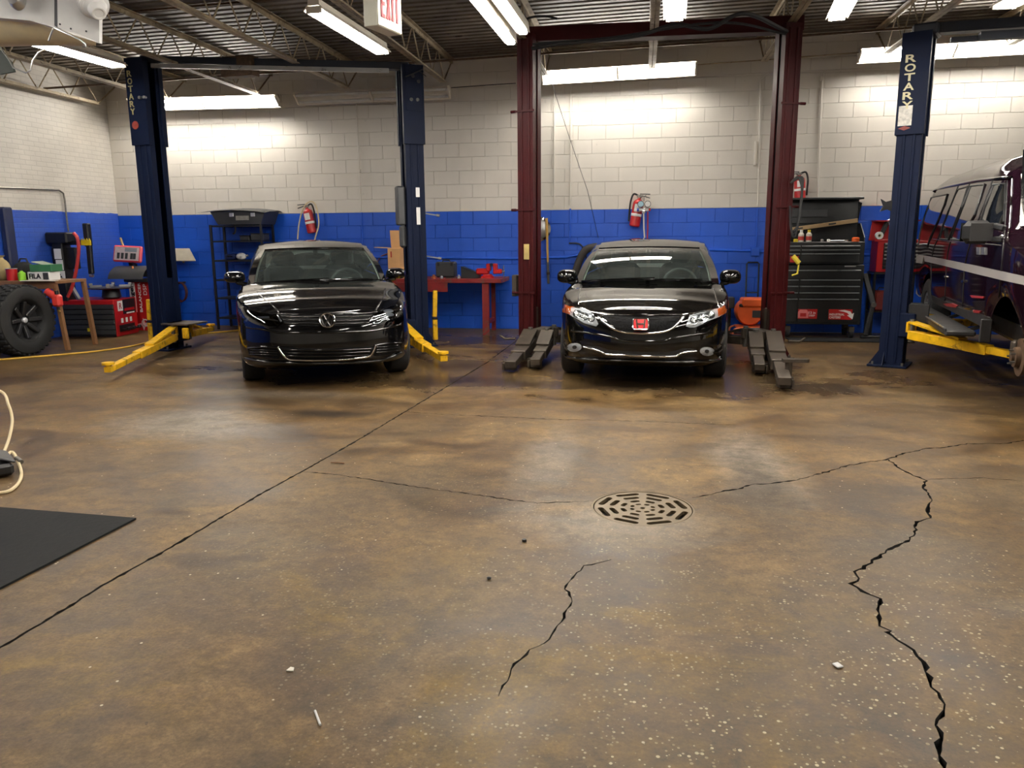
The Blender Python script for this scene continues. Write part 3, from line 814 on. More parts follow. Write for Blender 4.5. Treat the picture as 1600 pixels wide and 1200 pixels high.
def strip(name, bvh, pix, r, m, parent, off=.004, res=3.0, label=None, n=8):
    P = []; pix = [Vector(p) for p in pix]
    c = catmull([(p.x, p.y, 0) for p in pix], max(8, int(sum((b-a).length for a, b in zip(pix, pix[1:]))/res)))
    for q in c:
        l, nn = hit(bvh, q.x, q.y); P.append(l+nn*off)
    for _ in range(2): P = [P[0]]+[(P[i-1]+P[i]*2+P[i+1])/4 for i in range(1, len(P)-1)]+[P[-1]]
    return obj(name, MB().tube(P, r, n), m, parent, True, smooth=60, label=label)
def ellpix(cx, cy, rx, ry, n=24): return [(cx+rx*cos(2*pi*k/n), cy+ry*sin(2*pi*k/n)) for k in range(n)]

LV = [(0, .075, .13), (.06, .035, .07), (.14, .014, .025), (.28, .004, .0), (.42, .0, .0), (.56, .003, .002), (.70, .006, .006), (.82, .010, .012), (.91, .020, .026), (.965, .038, .052), (1.0, .075, .10)]
# ---------------------------------------------------------------- the left sedan
jet = dict(name='sedan_car', label='black sedan with round chrome front badge parked under the left blue lift', x=-2.95, y=7.01, yaw=25.8, paint=M_cblack,
    W=.885, L=4.63, plan=[(0, 0), (.22, .008), (.45, .04), (.66, .11), (.82, .23), (.92, .40), (.972, .65), (.995, 1.0), (1, 1.6), (1, 2.6), (.995, 3.3), (.97, 3.9), (.93, 4.3), (.80, 4.52), (.5, 4.6), (0, 4.63)],
    shoulder=[(0, .722), (.12, .752), (.5, .822), (1.0, .905), (1.4, .955), (2.2, .96), (3.4, .975), (4.0, .985), (4.63, .97)], zb=.19, zbt=[(0, .21), (.5, .19), (1.4, .2), (4.2, .2), (4.63, .3)],
    crown=[(0, .012), (.25, .026), (.7, .038), (1.5, .045), (3.9, .04), (4.63, .02)], levels=LV, axles=(.90, 3.55), arch=.345, wr=.315, tw=.205, rimr=.205, cowl=1.47, boot=3.9, steer=4,
    gh=dict(wb=(-.70, 1.50, .965), wbb=(0, -.20, .022), wt=(-.575, 2.10, 1.318), wtb=(0, -.085, .018), rb=(-.62, 4.02, 1.01), rt=(-.54, 3.42, 1.335), sb0=(-.775, 1.60, .94), st0=(-.635, 2.22, 1.300), sb1=(-.76, 3.85, .985), st1=(-.60, 3.36, 1.315), railz=.065),
    mirror=(.93, 1.78, 1.02))
JR, JB, JM = make_car(jet)
jc = lambda L: [(350+x/5.161, 440+y/5.161) for x, y in L]
for nm, pl in (('headlight', [(168, 335), (178, 268), (205, 245), (300, 256), (420, 278), (452, 300), (478, 338), (430, 366), (330, 378), (230, 372), (182, 356)]),
               ('headlight', [(1175, 322), (1215, 268), (1300, 225), (1390, 196), (1418, 215), (1440, 275), (1440, 318), (1400, 340), (1310, 352), (1215, 348)])):
    h = decal('headlight', JB, jc(pl), M_gloss, JR, .002, .01)
    pr = jc(pl); c = sum((Vector(p) for p in pr), Vector((0, 0)))/len(pr)
    # reflectors and projector inside, then the smoked lens
    if c.x > 500:
        for (u, v, rx, ry) in ((1325, 240, 40, 14), (1335, 268, 34, 14), (1305, 285, 20, 13)):
            decal('reflector', JB, ellpix(*jc([(u, v)])[0], rx/5.161, ry/5.161, 14), M_refl, h, .006, .002, 1.5)
    else:
        decal('reflector', JB, jc([(255, 284), (365, 282), (368, 297), (258, 300)]), M_refl, h, .006, .002, 1.5)
        decal('reflector', JB, jc([(425, 275), (432, 272), (468, 322), (455, 328)]), M_refl, h, .006, .002, 1.5)
        decal('reflector', JB, jc([(170, 318), (195, 290), (200, 300), (185, 322)]), M_refl, h, .006, .002, 1.5)
    decal('lens', JB, pr, M_lensd, h, .014, .004, label='smoked clear headlight lens')
M_grille = mat('matt_black_grille', (7, 7, 7), .85, var=.1, spec=.2)
gr = decal('upper_grille', JB, jc([(452, 268), (600, 272), (830, 275), (1060, 272), (1205, 262), (1172, 325), (1120, 348), (880, 358), (780, 358), (540, 352), (490, 342)]), M_grille, JR, .002, .01)
for y in (285, 312, 338): strip('slat', JB, jc([(462+(y-285)*.5, y), (640, y+4), (830, y+6), (1020, y+2), (1192-(y-285)*.4, y-5)]), .005, M_gloss, gr, .006)
strip('hood_edge', JB, jc([(395, 262), (600, 266), (830, 268), (1060, 265), (1240, 248)]), .007, M_cblack, JR, .003)
strip('bumper_crease', JB, jc([(182, 368), (300, 382), (400, 402), (480, 412), (830, 410), (1150, 402), (1300, 378), (1425, 345)]), .012, M_cblack, JR, -.003)
strip('hood_crease', JB, jc([(250, 55), (300, 120), (400, 200), (450, 255)]), .010, M_cblack, JR, -.005)
strip('hood_crease', JB, jc([(1300, 55), (1285, 130), (1240, 200), (1215, 250)]), .010, M_cblack, JR, -.005)
lg = decal('lower_grille', JB, jc([(445, 532), (830, 540), (1215, 520), (1172, 592), (1000, 614), (830, 620), (540, 618), (490, 590)]), M_grille, JR, .002, .01)
for y in (548, 572, 596): strip('slat', JB, jc([(470+(y-548)*.8, y), (640, y+4), (830, y+5), (1020, y), (1185-(y-548)*.4, y-8)]), .006, M_gloss, lg, .006)
strip('chrome_trim', JB, jc([(437, 526), (458, 562), (492, 604), (530, 624), (640, 630), (830, 630), (1000, 622), (1140, 606), (1180, 590), (1204, 556), (1222, 510)]), .010, M_chrome, JR, .008, label='chrome strip below the lower grille')
for pl, ys in (([(190, 540), (300, 530), (428, 534), (460, 585), (440, 622), (300, 605), (205, 588)], (548, 566, 584)), ([(1238, 520), (1330, 503), (1408, 492), (1430, 548), (1360, 576), (1260, 600), (1205, 596)], (520, 540, 560))):
    sg = decal('side_grille', JB, jc(pl), M_grille, JR, .002, .01); a, b = min(p[0] for p in pl)+25, max(p[0] for p in pl)-25
    for y in ys: strip('slat', JB, jc([(a, y+(8 if a > 900 else 0)), ((a+b)/2, y+3), (b, y+(-8 if a > 900 else 8))]), .005, M_gloss, sg, .006)
    strip('grille_brow', JB, jc([(a-18, ys[0]-12+(8 if a > 900 else 0)), ((a+b)/2, ys[0]-22), (b+20, ys[0]-(24 if a > 900 else 12))]), .010, M_cblack, JR, .006)
strip('front_lip', JB, jc([(175, 618), (300, 640), (420, 650), (830, 655), (1200, 638), (1330, 610), (1425, 572)]), .014, M_gloss, JR, .006)
# round badge with the two letters
l, n = hit(JB, *jc([(834, 316)])[0]); n = (n+Vector((0, 0, 0))).normalized(); bx = Vector((0, 0, 1)).cross(n).normalized(); by = n.cross(bx); bc = l+n*.012; R = .076
bd = obj('badge', MB().cyl(bc-n*.02, bc+n*.002, R*.98, 36), M_gloss, JR, True)
obj('badge_ring', MB().tube([bc+n*.006+(bx*cos(2*pi*k/36)+by*sin(2*pi*k/36))*R*.93 for k in range(36)], .0075, 8, True), M_chrome, bd, True)
def stroke(pts, w=.012):
    mb = MB()
    for a, b in zip(pts, pts[1:]):
        A = bc+n*.007+bx*a[0]*R+by*a[1]*R; B = bc+n*.007+bx*b[0]*R+by*b[1]*R; mb.beam(A, B, w, .008, n)
    return mb
obj('badge_letter', stroke([(-.36, .80), (-.02, .10), (.02, .10), (.36, .80)]), M_chrome, bd, True)
obj('badge_letter', stroke([(-.76, .42), (-.36, -.74), (-.02, -.02), (.02, -.02), (.36, -.74), (.76, .42)]), M_chrome, bd, True)

# ---------------------------------------------------------------- the right sedan
civ = dict(name='sedan_car', label='black sedan with red front badge and clear headlights parked between the maroon lift posts', x=0.0, y=7.38, yaw=-2.28, paint=M_cblack2,
    W=.877, L=4.54, plan=[(0, 0), (.2, .012), (.42, .06), (.62, .14), (.79, .28), (.90, .47), (.965, .72), (.992, 1.05), (1, 1.6), (1, 2.6), (.995, 3.2), (.97, 3.8), (.93, 4.2), (.80, 4.42), (.5, 4.5), (0, 4.54)],
    shoulder=[(0, .69), (.12, .725), (.5, .80), (1.0, .885), (1.4, .935), (2.2, .95), (3.4, .98), (4.0, .99), (4.54, .98)], zb=.18, zbt=[(0, .20), (.5, .18), (1.4, .19), (4.2, .2), (4.54, .3)],
    crown=[(0, .008), (.25, .03), (.7, .048), (1.5, .055), (3.9, .04), (4.54, .02)], levels=LV, axles=(.90, 3.57), arch=.345, wr=.315, tw=.20, rimr=.205, cowl=1.30, boot=3.85,
    gh=dict(wb=(-.70, 1.25, .955), wbb=(0, -.20, .03), wt=(-.58, 1.98, 1.300), wtb=(0, -.09, .018), rb=(-.6, 4.0, 1.02), rt=(-.53, 3.35, 1.325), sb0=(-.785, 1.38, .93), st0=(-.64, 2.10, 1.285), sb1=(-.76, 3.8, .99), st1=(-.60, 3.28, 1.305), railz=.07),
    mirror=(.93, 1.62, .985), mz=.088)
CR, CB, CM = make_car(civ)
cc = lambda L: [(860+x/5.517, 440+y/5.517) for x, y in L]
for nm, pl, am, bulbs in (('l', [(125, 198), (180, 224), (262, 236), (330, 262), (372, 292), (400, 335), (412, 366), (396, 386), (300, 358), (230, 320), (172, 284), (122, 266), (116, 235)], [(125, 198), (178, 224), (170, 282), (122, 266), (116, 235)], ((235, 280, 40, 34), (295, 302, 36, 34), (355, 318, 30, 32))),
                          ('r', [(1166, 384), (1180, 345), (1202, 292), (1262, 280), (1340, 262), (1430, 240), (1500, 206), (1508, 238), (1500, 272), (1440, 308), (1340, 346), (1240, 394), (1195, 398)], [(1440, 240), (1500, 206), (1508, 238), (1500, 272), (1446, 300)], ((1235, 330, 34, 32), (1300, 310, 36, 34), (1375, 288, 42, 34)))):
    h = decal('headlight', CB, cc(pl), M_refl, CR, .002, .012)
    for (u, v, rx, ry) in bulbs:
        q = cc([(u, v)])[0]
        decal('reflector', CB, ellpix(q[0], q[1], rx/5.517, ry/5.517, 18), M_dkgrey, h, .005, .002, 1.5)
        decal('reflector', CB, ellpix(q[0], q[1], rx/5.517*.75, ry/5.517*.75, 18), M_chrome, h, .009, .002, 1.5, center_bulge=-.006)
        decal('bulb', CB, ellpix(q[0], q[1], rx/5.517*.28, ry/5.517*.28, 10), M_wlabel, h, .012, .002, 1.5)
    decal('turn_signal', CB, cc(am), M_amber, h, .006, .003, 2, label='amber turn signal')
    decal('lens', CB, cc(pl), M_lens, h, .02, .006, label='clear headlight lens')
def meshmat():
    k = N('grille_mesh'); v = k.n('ShaderNodeTexVoronoi'); k.link(k.coord(), v.inputs['Vector']); v.inputs['Scale'].default_value = 55
    k.set(Base_Color=k.ramp(v.outputs['Distance'], [(.3, srgb(3, 3, 3)), (.55, srgb(16, 16, 17))]), Roughness=.8); k.b.inputs['Specular IOR Level'].default_value = .1; k.bump(v.outputs['Distance'], .3, .01); return k.m
M_gmesh = meshmat()
decal('upper_grille', CB, cc([(455, 300), (560, 296), (780, 300), (1000, 296), (1120, 300), (1078, 375), (1020, 415), (950, 432), (800, 440), (640, 428), (560, 396), (490, 345)]), M_gmesh, CR, .002, .012)
strip('chrome_trim', CB, cc([(425, 318), (470, 358), (540, 405), (620, 435), (720, 445), (800, 448), (960, 438), (1050, 402), (1110, 350), (1145, 310)]), .011, M_chrome, CR, .008, label='curved chrome strip under the upper grille')
decal('chrome_tip', CB, cc([(408, 300), (445, 306), (472, 352), (452, 352)]), M_chrome, CR, .010, .01, 1.5)
decal('chrome_tip', CB, cc([(1106, 342), (1128, 302), (1172, 296), (1150, 322), (1122, 352)]), M_chrome, CR, .010, .01, 1.5)
strip('hood_edge', CB, cc([(420, 300), (560, 290), (780, 294), (1000, 290), (1160, 292)]), .008, M_cblack2, CR, .003)
strip('bumper_crease', CB, cc([(180, 425), (300, 440), (440, 462), (545, 484), (610, 508), (830, 516), (985, 512), (1040, 492), (1200, 466), (1400, 438)]), .012, M_cblack2, CR, -.002)
for L_ in ([(262, 20), (250, 90), (240, 200)], [(1380, 20), (1420, 100), (1450, 200)]): strip('fender_crease', CB, cc(L_), .012, M_cblack2, CR, -.006)
for (u, v) in ((212, 565), (1346, 600)):
    q = cc([(u, v)])[0]; fg = decal('fog_light', CB, ellpix(q[0], q[1], 58/5.517, 36/5.517), M_refl, CR, .003, .012, 1.5)
    decal('bulb', CB, ellpix(q[0], q[1], 18/5.517, 16/5.517, 12), M_dkgrey, fg, .008, .002, 1.2)
    decal('lens', CB, ellpix(q[0], q[1], 58/5.517, 36/5.517), M_lens, fg, .014, .004, 1.5)
decal('lower_intake', CB, cc([(285, 552), (420, 560), (500, 588), (640, 600), (830, 606), (1000, 606), (1080, 596), (1150, 572), (1262, 585), (1130, 640), (1050, 660), (640, 655), (480, 645)]), M_blackpl, CR, .002, .01)
strip('chrome_trim', CB, cc([(290, 562), (400, 590), (440, 604), (485, 624), (650, 632), (850, 640), (1058, 642), (1095, 632), (1140, 612), (1252, 598)]), .010, M_chrome, CR, .008, label='chrome strip across the lower intake')
strip('front_lip', CB, cc([(105, 640), (200, 655), (480, 674), (830, 680), (1100, 690), (1400, 678), (1475, 660)]), .014, M_gloss, CR, .008)
l, n = hit(CB, *cc([(778, 372)])[0]); bx = Vector((0, 0, 1)).cross(n).normalized(); by = n.cross(bx); bc = l+n*.014
def rr(w, h, r, k=6):
    out = []
    for sx, sy, a0 in ((1, 1, 0), (-1, 1, pi/2), (-1, -1, pi), (1, -1, 3*pi/2)):
        for i in range(k+1): a = a0+pi/2*i/k; out.append((sx*(w-r)+r*cos(a), sy*(h-r)+r*sin(a)))
    return out
hb = obj('badge', MB().prism(rr(.070, .056, .02), bc-n*.02, bx, by, .024), M_redlogo, CR, True)
obj('badge_frame', MB().tube([bc+n*.006+bx*a+by*b for a, b in rr(.070, .056, .02)], .0065, 8, True), M_chrome, hb, True)
mb = MB()
for sg in (-1, 1): mb.beam(bc+n*.006+bx*sg*.030-by*.042, bc+n*.006+bx*sg*.040+by*.042, .013, .008, n)
mb.beam(bc+n*.006-bx*.034, bc+n*.006+bx*.034, .013, .008, n); obj('badge_letter', mb, M_chrome, hb, True)
# ================================================================ van on the right lift
M_vpaint = carpaint('dark_purple_van_paint', (24, 9, 18))
M_vglass = mat('dark_van_glass', (16, 19, 19), .04, var=.05, spec=1.0, coat=.6)
M_stripe = mat('grey_stripe', (150, 146, 142), .35, var=.06)
M_skirt = mat('dark_grey_skirt', (40, 39, 39), .5, var=.1)
M_vpaint.node_tree.nodes['Principled BSDF'].inputs['Coat Weight'].default_value = 0.0
VA = radians(10.0); VO = Vector((3.28, 9.17, 0))
VR = thing('van', 'dark purple conversion van with grey side stripe raised on the right lift', 'van', VO, -VA)
VM = MW(VR)
def onvan(x, y, lx=0.0):
    """pixel -> van-local point on the plane local x = lx"""
    n = VM.to_3x3() @ Vector((1, 0, 0)); p0 = VM @ Vector((lx, 0, 0)); d = RAY(x, y)
    return VM.inverted() @ (CAM+d*((p0-CAM).dot(n)/d.dot(n)))
V_AX = (-2.34, 1.42); V_WR = .37; LIFT = .15
def build_van():
    zt_t = [(-2.98, 1.20), (-2.9, 1.27), (-2.5, 1.38), (-2.12, 1.46), (-1.75, 1.82), (-1.42, 2.12), (-1.1, 2.22), (0, 2.25), (1.8, 2.23), (2.25, 2.19), (2.36, 2.12)]
    prof = [(0, .95), (.10, .985), (.22, .995), (.38, 1.0), (.50, 1.0), (.60, .99), (.66, .975), (.74, .945), (.82, .905), (.88, .87), (.92, .825), (.95, .75), (.975, .6), (.99, .4), (1.0, 0)]
    ys = []; y = -2.98
    while y < 2.365: ys.append(y); y += .05 if y < 2.2 else .03
    ys[-1] = 2.36
    rows = []
    for y in ys:
        zt = interp(zt_t, y); zb = .54+LIFT*.6
        for a in V_AX:
            q = .47**2-(y-a)**2
            if q > 0: zb = max(zb, V_WR+LIFT+sqrt(q)*.92)
        e0 = max(0, 1-(2.36-y)/.22); e1 = max(0, 1-(y+2.98)/.45); sc = 1-.10*e0**2-.16*e1**2
        half = []
        for f, w in prof:
            lim = 1.42
            if f <= .6: z = zb+(min(lim, zt-.02)-zb)*f/.6
            else: z = min(lim, zt-.02)+(zt-min(lim, zt-.02))*(f-.6)/.4
            ww = w*sc
            half.append((ww, z))
        rows.append([Vector((1-w, y, z)) for w, z in half]+[Vector((1+w, y, z)) for w, z in half[-2::-1]])
    mb = MB(); mb.grid(rows)
    for r, fl in ((rows[0], 0), (rows[-1], 1)):
        o = len(mb.v); mb.v += [v.copy() for v in r]; mb.f.append(tuple(range(o, o+len(r))))
    return mb
vb = build_van(); body = obj('body_shell', vb, M_vpaint, VR, smooth=42)
obj('underbody', MB().box((1.0, -.3, .62), (1.5, 4.6, .22), None, .04).box((1.0, .8, .5), (.9, 1.2, .14), None, .04), M_blackpl, VR)
VB = BVHTree.FromPolygons([VM @ v for v in vb.v], [tuple(f) for f in vb.f])
vc = lambda L: [(1380+x/3.427, 260+y/3.427) for x, y in L]
wins = [([(258, 168), (346, 150), (330, 205), (292, 300), (255, 380), (238, 432), (188, 428), (196, 330), (228, 238)], 'rear side window'),
        ([(402, 124), (456, 108), (420, 220), (385, 310), (352, 392), (306, 388), (322, 320), (352, 240)], 'middle window'),
        ([(470, 106), (546, 97), (520, 180), (492, 260), (452, 330), (414, 396), (364, 390), (392, 310), (430, 215)], 'middle window'),
        ([(592, 100), (656, 93), (655, 180), (648, 300), (600, 335), (545, 325), (522, 300), (555, 200)], 'front door window')]
for pl, nm in wins:
    w = decal('window', VB, vc(pl), M_vglass, VR, .004, .012, 3.5)
    P = [hit(VB, x, y) for x, y in vc(pl)]; P = [l+n*.006 for l, n in P]
    obj('window_frame', MB().tube(P, .009, 6, True), M_blackpl, w, True)
# windshield on the sloping nose panel
ws = MB(); P = []
for i in range(9):
    t = i/8; y = -2.06+(.60)*t; z = 1.50+.66*t; w = .84-.10*t; r = []
    for k in range(13):
        u = -1+k/6; r.append(Vector((1+w*u, y+.05*abs(u)**2.5-.02, z+.015)))
    P.append(r)
obj('windshield', MB().grid(P), M_vglass, VR, smooth=60)
decal('side_stripe', VB, vc([(222, 478), (330, 498), (500, 532), (700, 576), (900, 618), (900, 664), (700, 622), (500, 575), (330, 532), (226, 508)]), M_stripe, VR, .010, .01, 4, label='raised grey side stripe')
decal('side_stripe', VB, vc([(152, 468), (224, 478), (214, 520), (150, 512)]), M_stripe, VR, .012, .01, 4)
decal('lower_skirt', VB, vc([(262, 690), (330, 720), (420, 760), (520, 790), (585, 812), (600, 900), (480, 860), (330, 790), (262, 740)]), M_skirt, VR, .006, .01, 4, label='dark grey lower body cladding')
for L_ in ([(402, 105), (352, 235), (300, 370), (262, 480), (255, 700)], [(585, 78), (540, 200), (505, 300), (470, 400), (440, 520), (430, 640), (425, 750)], [(462, 95), (425, 215), (378, 350), (345, 470), (335, 620), (330, 720)], [(665, 75), (660, 200), (652, 330), (640, 480), (620, 700)]):
    strip('door_seam', VB, vc(L_), .006, M_blackpl, VR, .001, n=6)
strip('roof_gutter', VB, vc([(258, 132), (330, 112), (420, 92), (520, 74), (620, 66), (690, 64)]), .014, M_gloss, VR, .01)
strip('belt_line', VB, vc([(265, 388), (330, 398), (410, 404), (520, 412), (640, 425)]), .006, M_chrome, VR, .003)
for (u, v) in ((332, 592), (434, 615)): decal('door_handle', VB, ellpix(*vc([(u, v)])[0], 2.0, 2.2, 12), M_chrome, VR, .02, .02, 1.0)
for (u, v) in ((515, 455), (541, 455)): decal('door_handle', VB, vc([(u-9, v-22), (u+9, v-20), (u+8, v+18), (u-8, v+16)]), M_alu, VR, .012, .01, 1.2)
for pl in ([(325, 735), (372, 732), (400, 745), (395, 755), (345, 748)], [(470, 690), (545, 697), (540, 707), (480, 703)], [(485, 768), (525, 775), (522, 786), (490, 782)]):
    decal('door_graphic', VB, vc(pl), mat('faded_red_decal', (150, 40, 44), .4), VR, .010, .004, 1.5)
strip('chrome_pillar_trim', VB, vc([(690, 70), (686, 200), (676, 330), (668, 390)]), .008, M_chrome, VR, .006)
# running board
zb = .53
rb = obj('running_board', MB().box((-.07, .15, zb), (.26, 3.1, .055), None, .015).box((-.195, .15, zb+.03), (.02, 3.1, .03), None, .006), M_skirt, VR)
obj('board_edge', MB().box((-.203, .1, zb+.045), (.012, 2.9, .012)), M_alu, rb)
for y in (-1.1, 0, 1.2): obj('board_bracket', MB().beam((.05, y, zb), (.35, y, zb+.12), .05, .03), M_blackpl, rb)
p = onvan(*vc([(548, 880)])[0], -.02); obj('mud_flap', MB().box((p.x, p.y, p.z), (.09, .02, .20), None, .008), M_skirt, VR)
# wing mirror
p = onvan(*vc([(500, 352)])[0], -.17); MP = Vector(p)
mm = MB(); R = RZ(radians(24))
mm.box(MP, (.25, .10, .19), R, .045); mo = obj('wing_mirror', mm, M_blackpl, VR)
obj('mirror_glass', MB().box(MP+R @ Vector((0, .062, 0)), (.20, .006, .15), R, .002), M_vglass, mo)
obj('mirror_arm', MB().beam(MP+Vector((.12, 0, .05)), (.02, MP.y-.06, MP.z+.03), .05, .05, ch=.01).beam(MP+Vector((.12, 0, -.06)), (.02, MP.y-.06, MP.z-.06), .05, .05, ch=.01), M_blackpl, mo)
obj('mirror_cover', MB().box(MP+R @ Vector((0, -.062, 0)), (.20, .008, .15), R, .003), M_skirt, mo)
# wheels: rear pair on, front pair off (bare hubs with rotors)
for sx, x in ((-1, .16), (1, 1.84)):
    w = wheel(VR, x, V_AX[1], V_WR, .235, sx, .205, 5); w.location.z = V_WR+LIFT
for sx, x in ((-1, .20), (1, 1.80)):
    c = Vector((x, V_AX[0], V_WR+LIFT-.06))
    ro = obj('brake_rotor', MB().lathe([(.155, -.012), (.155, .012), (.085, .014), (.082, .05), (.035, .05), (.033, .07), (0, .07)], c, (sx, 0, 0), 32).lathe([(.0, -.012), (.155, -.012)], c, (sx, 0, 0), 32), M_rust, VR)
    mb = MB()
    for k in range(5): a = 2*pi*k/5; mb.cyl(c+Vector((sx*.05, .057*cos(a), .057*sin(a))), c+Vector((sx*.085, .057*cos(a), .057*sin(a))), .008, 8)
    obj('wheel_studs', mb, M_steel, ro)
    obj('brake_caliper', MB().box(c+Vector((0, .13, .03)), (.09, .09, .19), None, .02), M_dkmetal, VR)
    obj('suspension_arm', MB().beam(c+Vector((-sx*.03, 0, -.10)), (1+sx*.35, V_AX[0], .56), .10, .06, ch=.01).beam(c+Vector((-sx*.03, 0, .12)), (1+sx*.35, V_AX[0], .74), .08, .05, ch=.01), M_dkmetal, VR)
# front end
obj('front_bumper', MB().box((1, -3.02, .66), (1.9, .16, .24), None, .05), M_chrome, VR)
obj('grille', MB().box((1, -2.985, 1.0), (1.1, .05, .22), None, .02), M_blackpl, VR)
for x in (.27, 1.73): obj('headlight', MB().box((x, -2.97, .98), (.30, .08, .22), None, .03), M_refl, VR)
obj('rear_bumper', MB().box((1, 2.42, .68), (1.86, .16, .20), None, .04), M_stripe, VR)
# ================================================================ two-post lifts
def cprof(a, b, t, lip, op):
    """C channel: a = half width along lift axis, b = half depth, open towards +op"""
    P = [(-a, -b), (a, -b), (a, -b+lip), (a-t, -b+lip), (a-t, -b+t), (-a+t, -b+t), (-a+t, b-t), (a-t, b-t), (a-t, b-lip), (a, b-lip), (a, b), (-a, b)]
    return P if op > 0 else [(-x, y) for x, y in P][::-1]
def post(root, nm, px, py, ang, op, H, mpaint, a=.13, b=.16, cover=None, plate=.30, t=.014):
    """column standing at world px,py; lift axis direction ang; op = +1 opens along axis"""
    ux = Vector((cos(ang), sin(ang), 0)); uy = Vector((-sin(ang), cos(ang), 0)); o = Vector((px, py, 0)); W = lambda x, y, z: o+ux*x+uy*y+Vector((0, 0, z))
    pst = obj(nm, MB().prism(cprof(a, b, t, .085, op), o+Vector((0, 0, .02)), ux, uy, H-.02), mpaint, root, True, smooth=0)
    R = RZ(ang)
    # ribs pressed into the front and back faces
    for s in (-1, 1):
        for q in (-.045, .05): obj('pressed_rib', MB().box(W(q*op, s*(b+.006), H/2), (.026, .014, H-.1), R, .004), mpaint, pst, True, smooth=0)
    bp = obj('base_plate', MB().box(W(-.02*op, 0, .012), (a*2+.16, b*2+.16, .024), R, .004), M_dkmetal if mpaint is not M_navy else mpaint, root, True, smooth=0)
    for s in (-1, 1):
        obj('gusset', MB().prism([(0, 0), (.10, 0), (0, .16)], W(-op*a, s*(b-.02), .02), ux*-op, (0, 0, 1), .012), mpaint, bp, True, smooth=0)
        obj('gusset', MB().prism([(0, 0), (.09, 0), (0, .14)], W(-op*(a-.06), s*b, .02), uy*s, (0, 0, 1), .012), mpaint, bp, True, smooth=0)
    mb = MB()
    for sx in (-1, 1):
        for sy in (-1, 1): mb.cyl(W(sx*(a+.03)-.02*op, sy*(b+.04), .02), W(sx*(a+.03)-.02*op, sy*(b+.04), .055), .014, 6)
    o_ = obj('anchor_bolts', mb, M_steel, bp, True); o_['kind'] = 'stuff'
    if cover:
        z0, z1 = cover
        obj('top_cover', MB().prism(cprof(a+.018, b+.026, .018, .07, op), o+Vector((0, 0, z0)), ux, uy, z1-z0), mpaint, pst, True, smooth=0)
    # chain / cylinder inside
    obj('lift_cylinder', MB().cyl(W(-.03*op, 0, .1), W(-.03*op, 0, H-.3), .035, 14), M_blackp, pst, True)
    return pst, W, R, ux, uy
def carriage(root, W, R, op, z0, z1, m):
    return obj('carriage', MB().box(W(.02*op, 0, (z0+z1)/2), (.16, .19, z1-z0), R, .008).box(W(.14*op, 0, z0+.14), (.16, .34, .26), R, .01), m, root, True, smooth=0)
def arm(root, p0, p1, m, w=.115, h=.10, pad=True, brace=True, inner=.42):
    """swing arm of two telescoping box sections, raised brace and a round pad"""
    p0 = Vector(p0); p1 = Vector(p1); d = (p1-p0); q = p0+d*(1-inner)
    a = obj('swing_arm', MB().beam(p0, q+d.normalized()*.06, w, h, ch=.006), m, root, True, smooth=0)
    obj('arm_extension', MB().beam(p0+d*.4, p1, w*.72, h*.7, ch=.005), m, a, True, smooth=0)
    if brace:
        mb = MB(); u = Vector((0, 0, 1)); sd = d.normalized().cross(u)
        mb.beam(p0+u*(h/2+.09), p0+d*.42+u*(h/2+.012), w, .02); mb.beam(p0+u*(h/2+.09)-d.normalized()*.01, p0+u*(h/2-.02)-d.normalized()*.01, w, .03, d)
        obj('arm_brace', mb, m, a, True, smooth=0)
    if pad:
        e = p1-d.normalized()*.03
        obj('lift_pad', MB().cyl(e+Vector((0, 0, -.03)), e+Vector((0, 0, .055)), .03, 12).cyl(e+Vector((0, 0, .05)), e+Vector((0, 0, .075)), .062, 16), M_dkmetal if m is not M_yel else M_yel, a, True)
    obj('pivot_pin', MB().cyl(p0+Vector((0, 0, -h/2-.03)), p0+Vector((0, 0, h/2+.12)), .028, 12), M_steel, a, True)
    return a
def guard(root, c, R, z0, z1, z2):
    """yellow adapter holder: two stacked yellow bars with a black strap"""
    g = obj('adapter_holder', MB().box((c[0], c[1], (z0+z1)/2-.005), (.065, .05, z1-z0-.02), R, .008), M_yel, root, True, smooth=0)
    obj('adapter', MB().box((c[0]+.006, c[1], (z1+z2)/2+.01), (.06, .045, z2-z1-.02), R @ Matrix.Rotation(radians(3), 3, 'Y'), .008), M_yel, g, True, smooth=0)
    obj('strap', MB().box((c[0], c[1], z1), (.072, .056, .03), R, .004), M_blackp, g, True, smooth=0)

# ---- left blue lift
TW = radians(20)   # columns are turned towards the front
P1 = Vector((-6.24, 9.42, 0)); P2 = Vector((-2.98, 10.10, 0)); LA = math.atan2(P2.y-P1.y, P2.x-P1.x)
L1 = thing('car_lift', 'blue two post lift with yellow arms straddling the left black sedan', 'car lift', (P1+P2)/2, LA)
ZT = 3.60
pa, Wa, Ra, ux, uy = post(L1, 'post', P1.x, P1.y, LA-TW, 1, 3.66, M_navy, .12, .14, (2.62, 3.66))
pb, Wb, Rb, _, _ = post(L1, 'post', P2.x, P2.y, LA+TW, -1, 3.58, M_navy, .12, .14, (2.62, 3.58))
ca = carriage(L1, Wa, Ra, 1, .10, .95, M_navy); cb = carriage(L1, Wb, Rb, -1, .10, .95, M_navy)
M_beamd = mat('near_black_beam', (24, 28, 38), .5, var=.2)
obj('crossbeam', MB().beam(Wa(0, 0, 3.66), Wb(0, 0, 3.58), .16, .085, ch=.006), M_beamd, L1, True, smooth=0)
sb = obj('shutoff_bar', MB().beam(Wa(.25, -.14, 3.55), Wb(-.3, -.14, 3.49), .035, .05), M_alu, L1, True, smooth=0)
bx0 = Wa(1.12, .42, 3.58)
obj('beam_box', MB().box(bx0, (.46, .18, .24), Ra, .01), M_rust, L1, True, smooth=0, label='rusty brown box on the crossbeam')
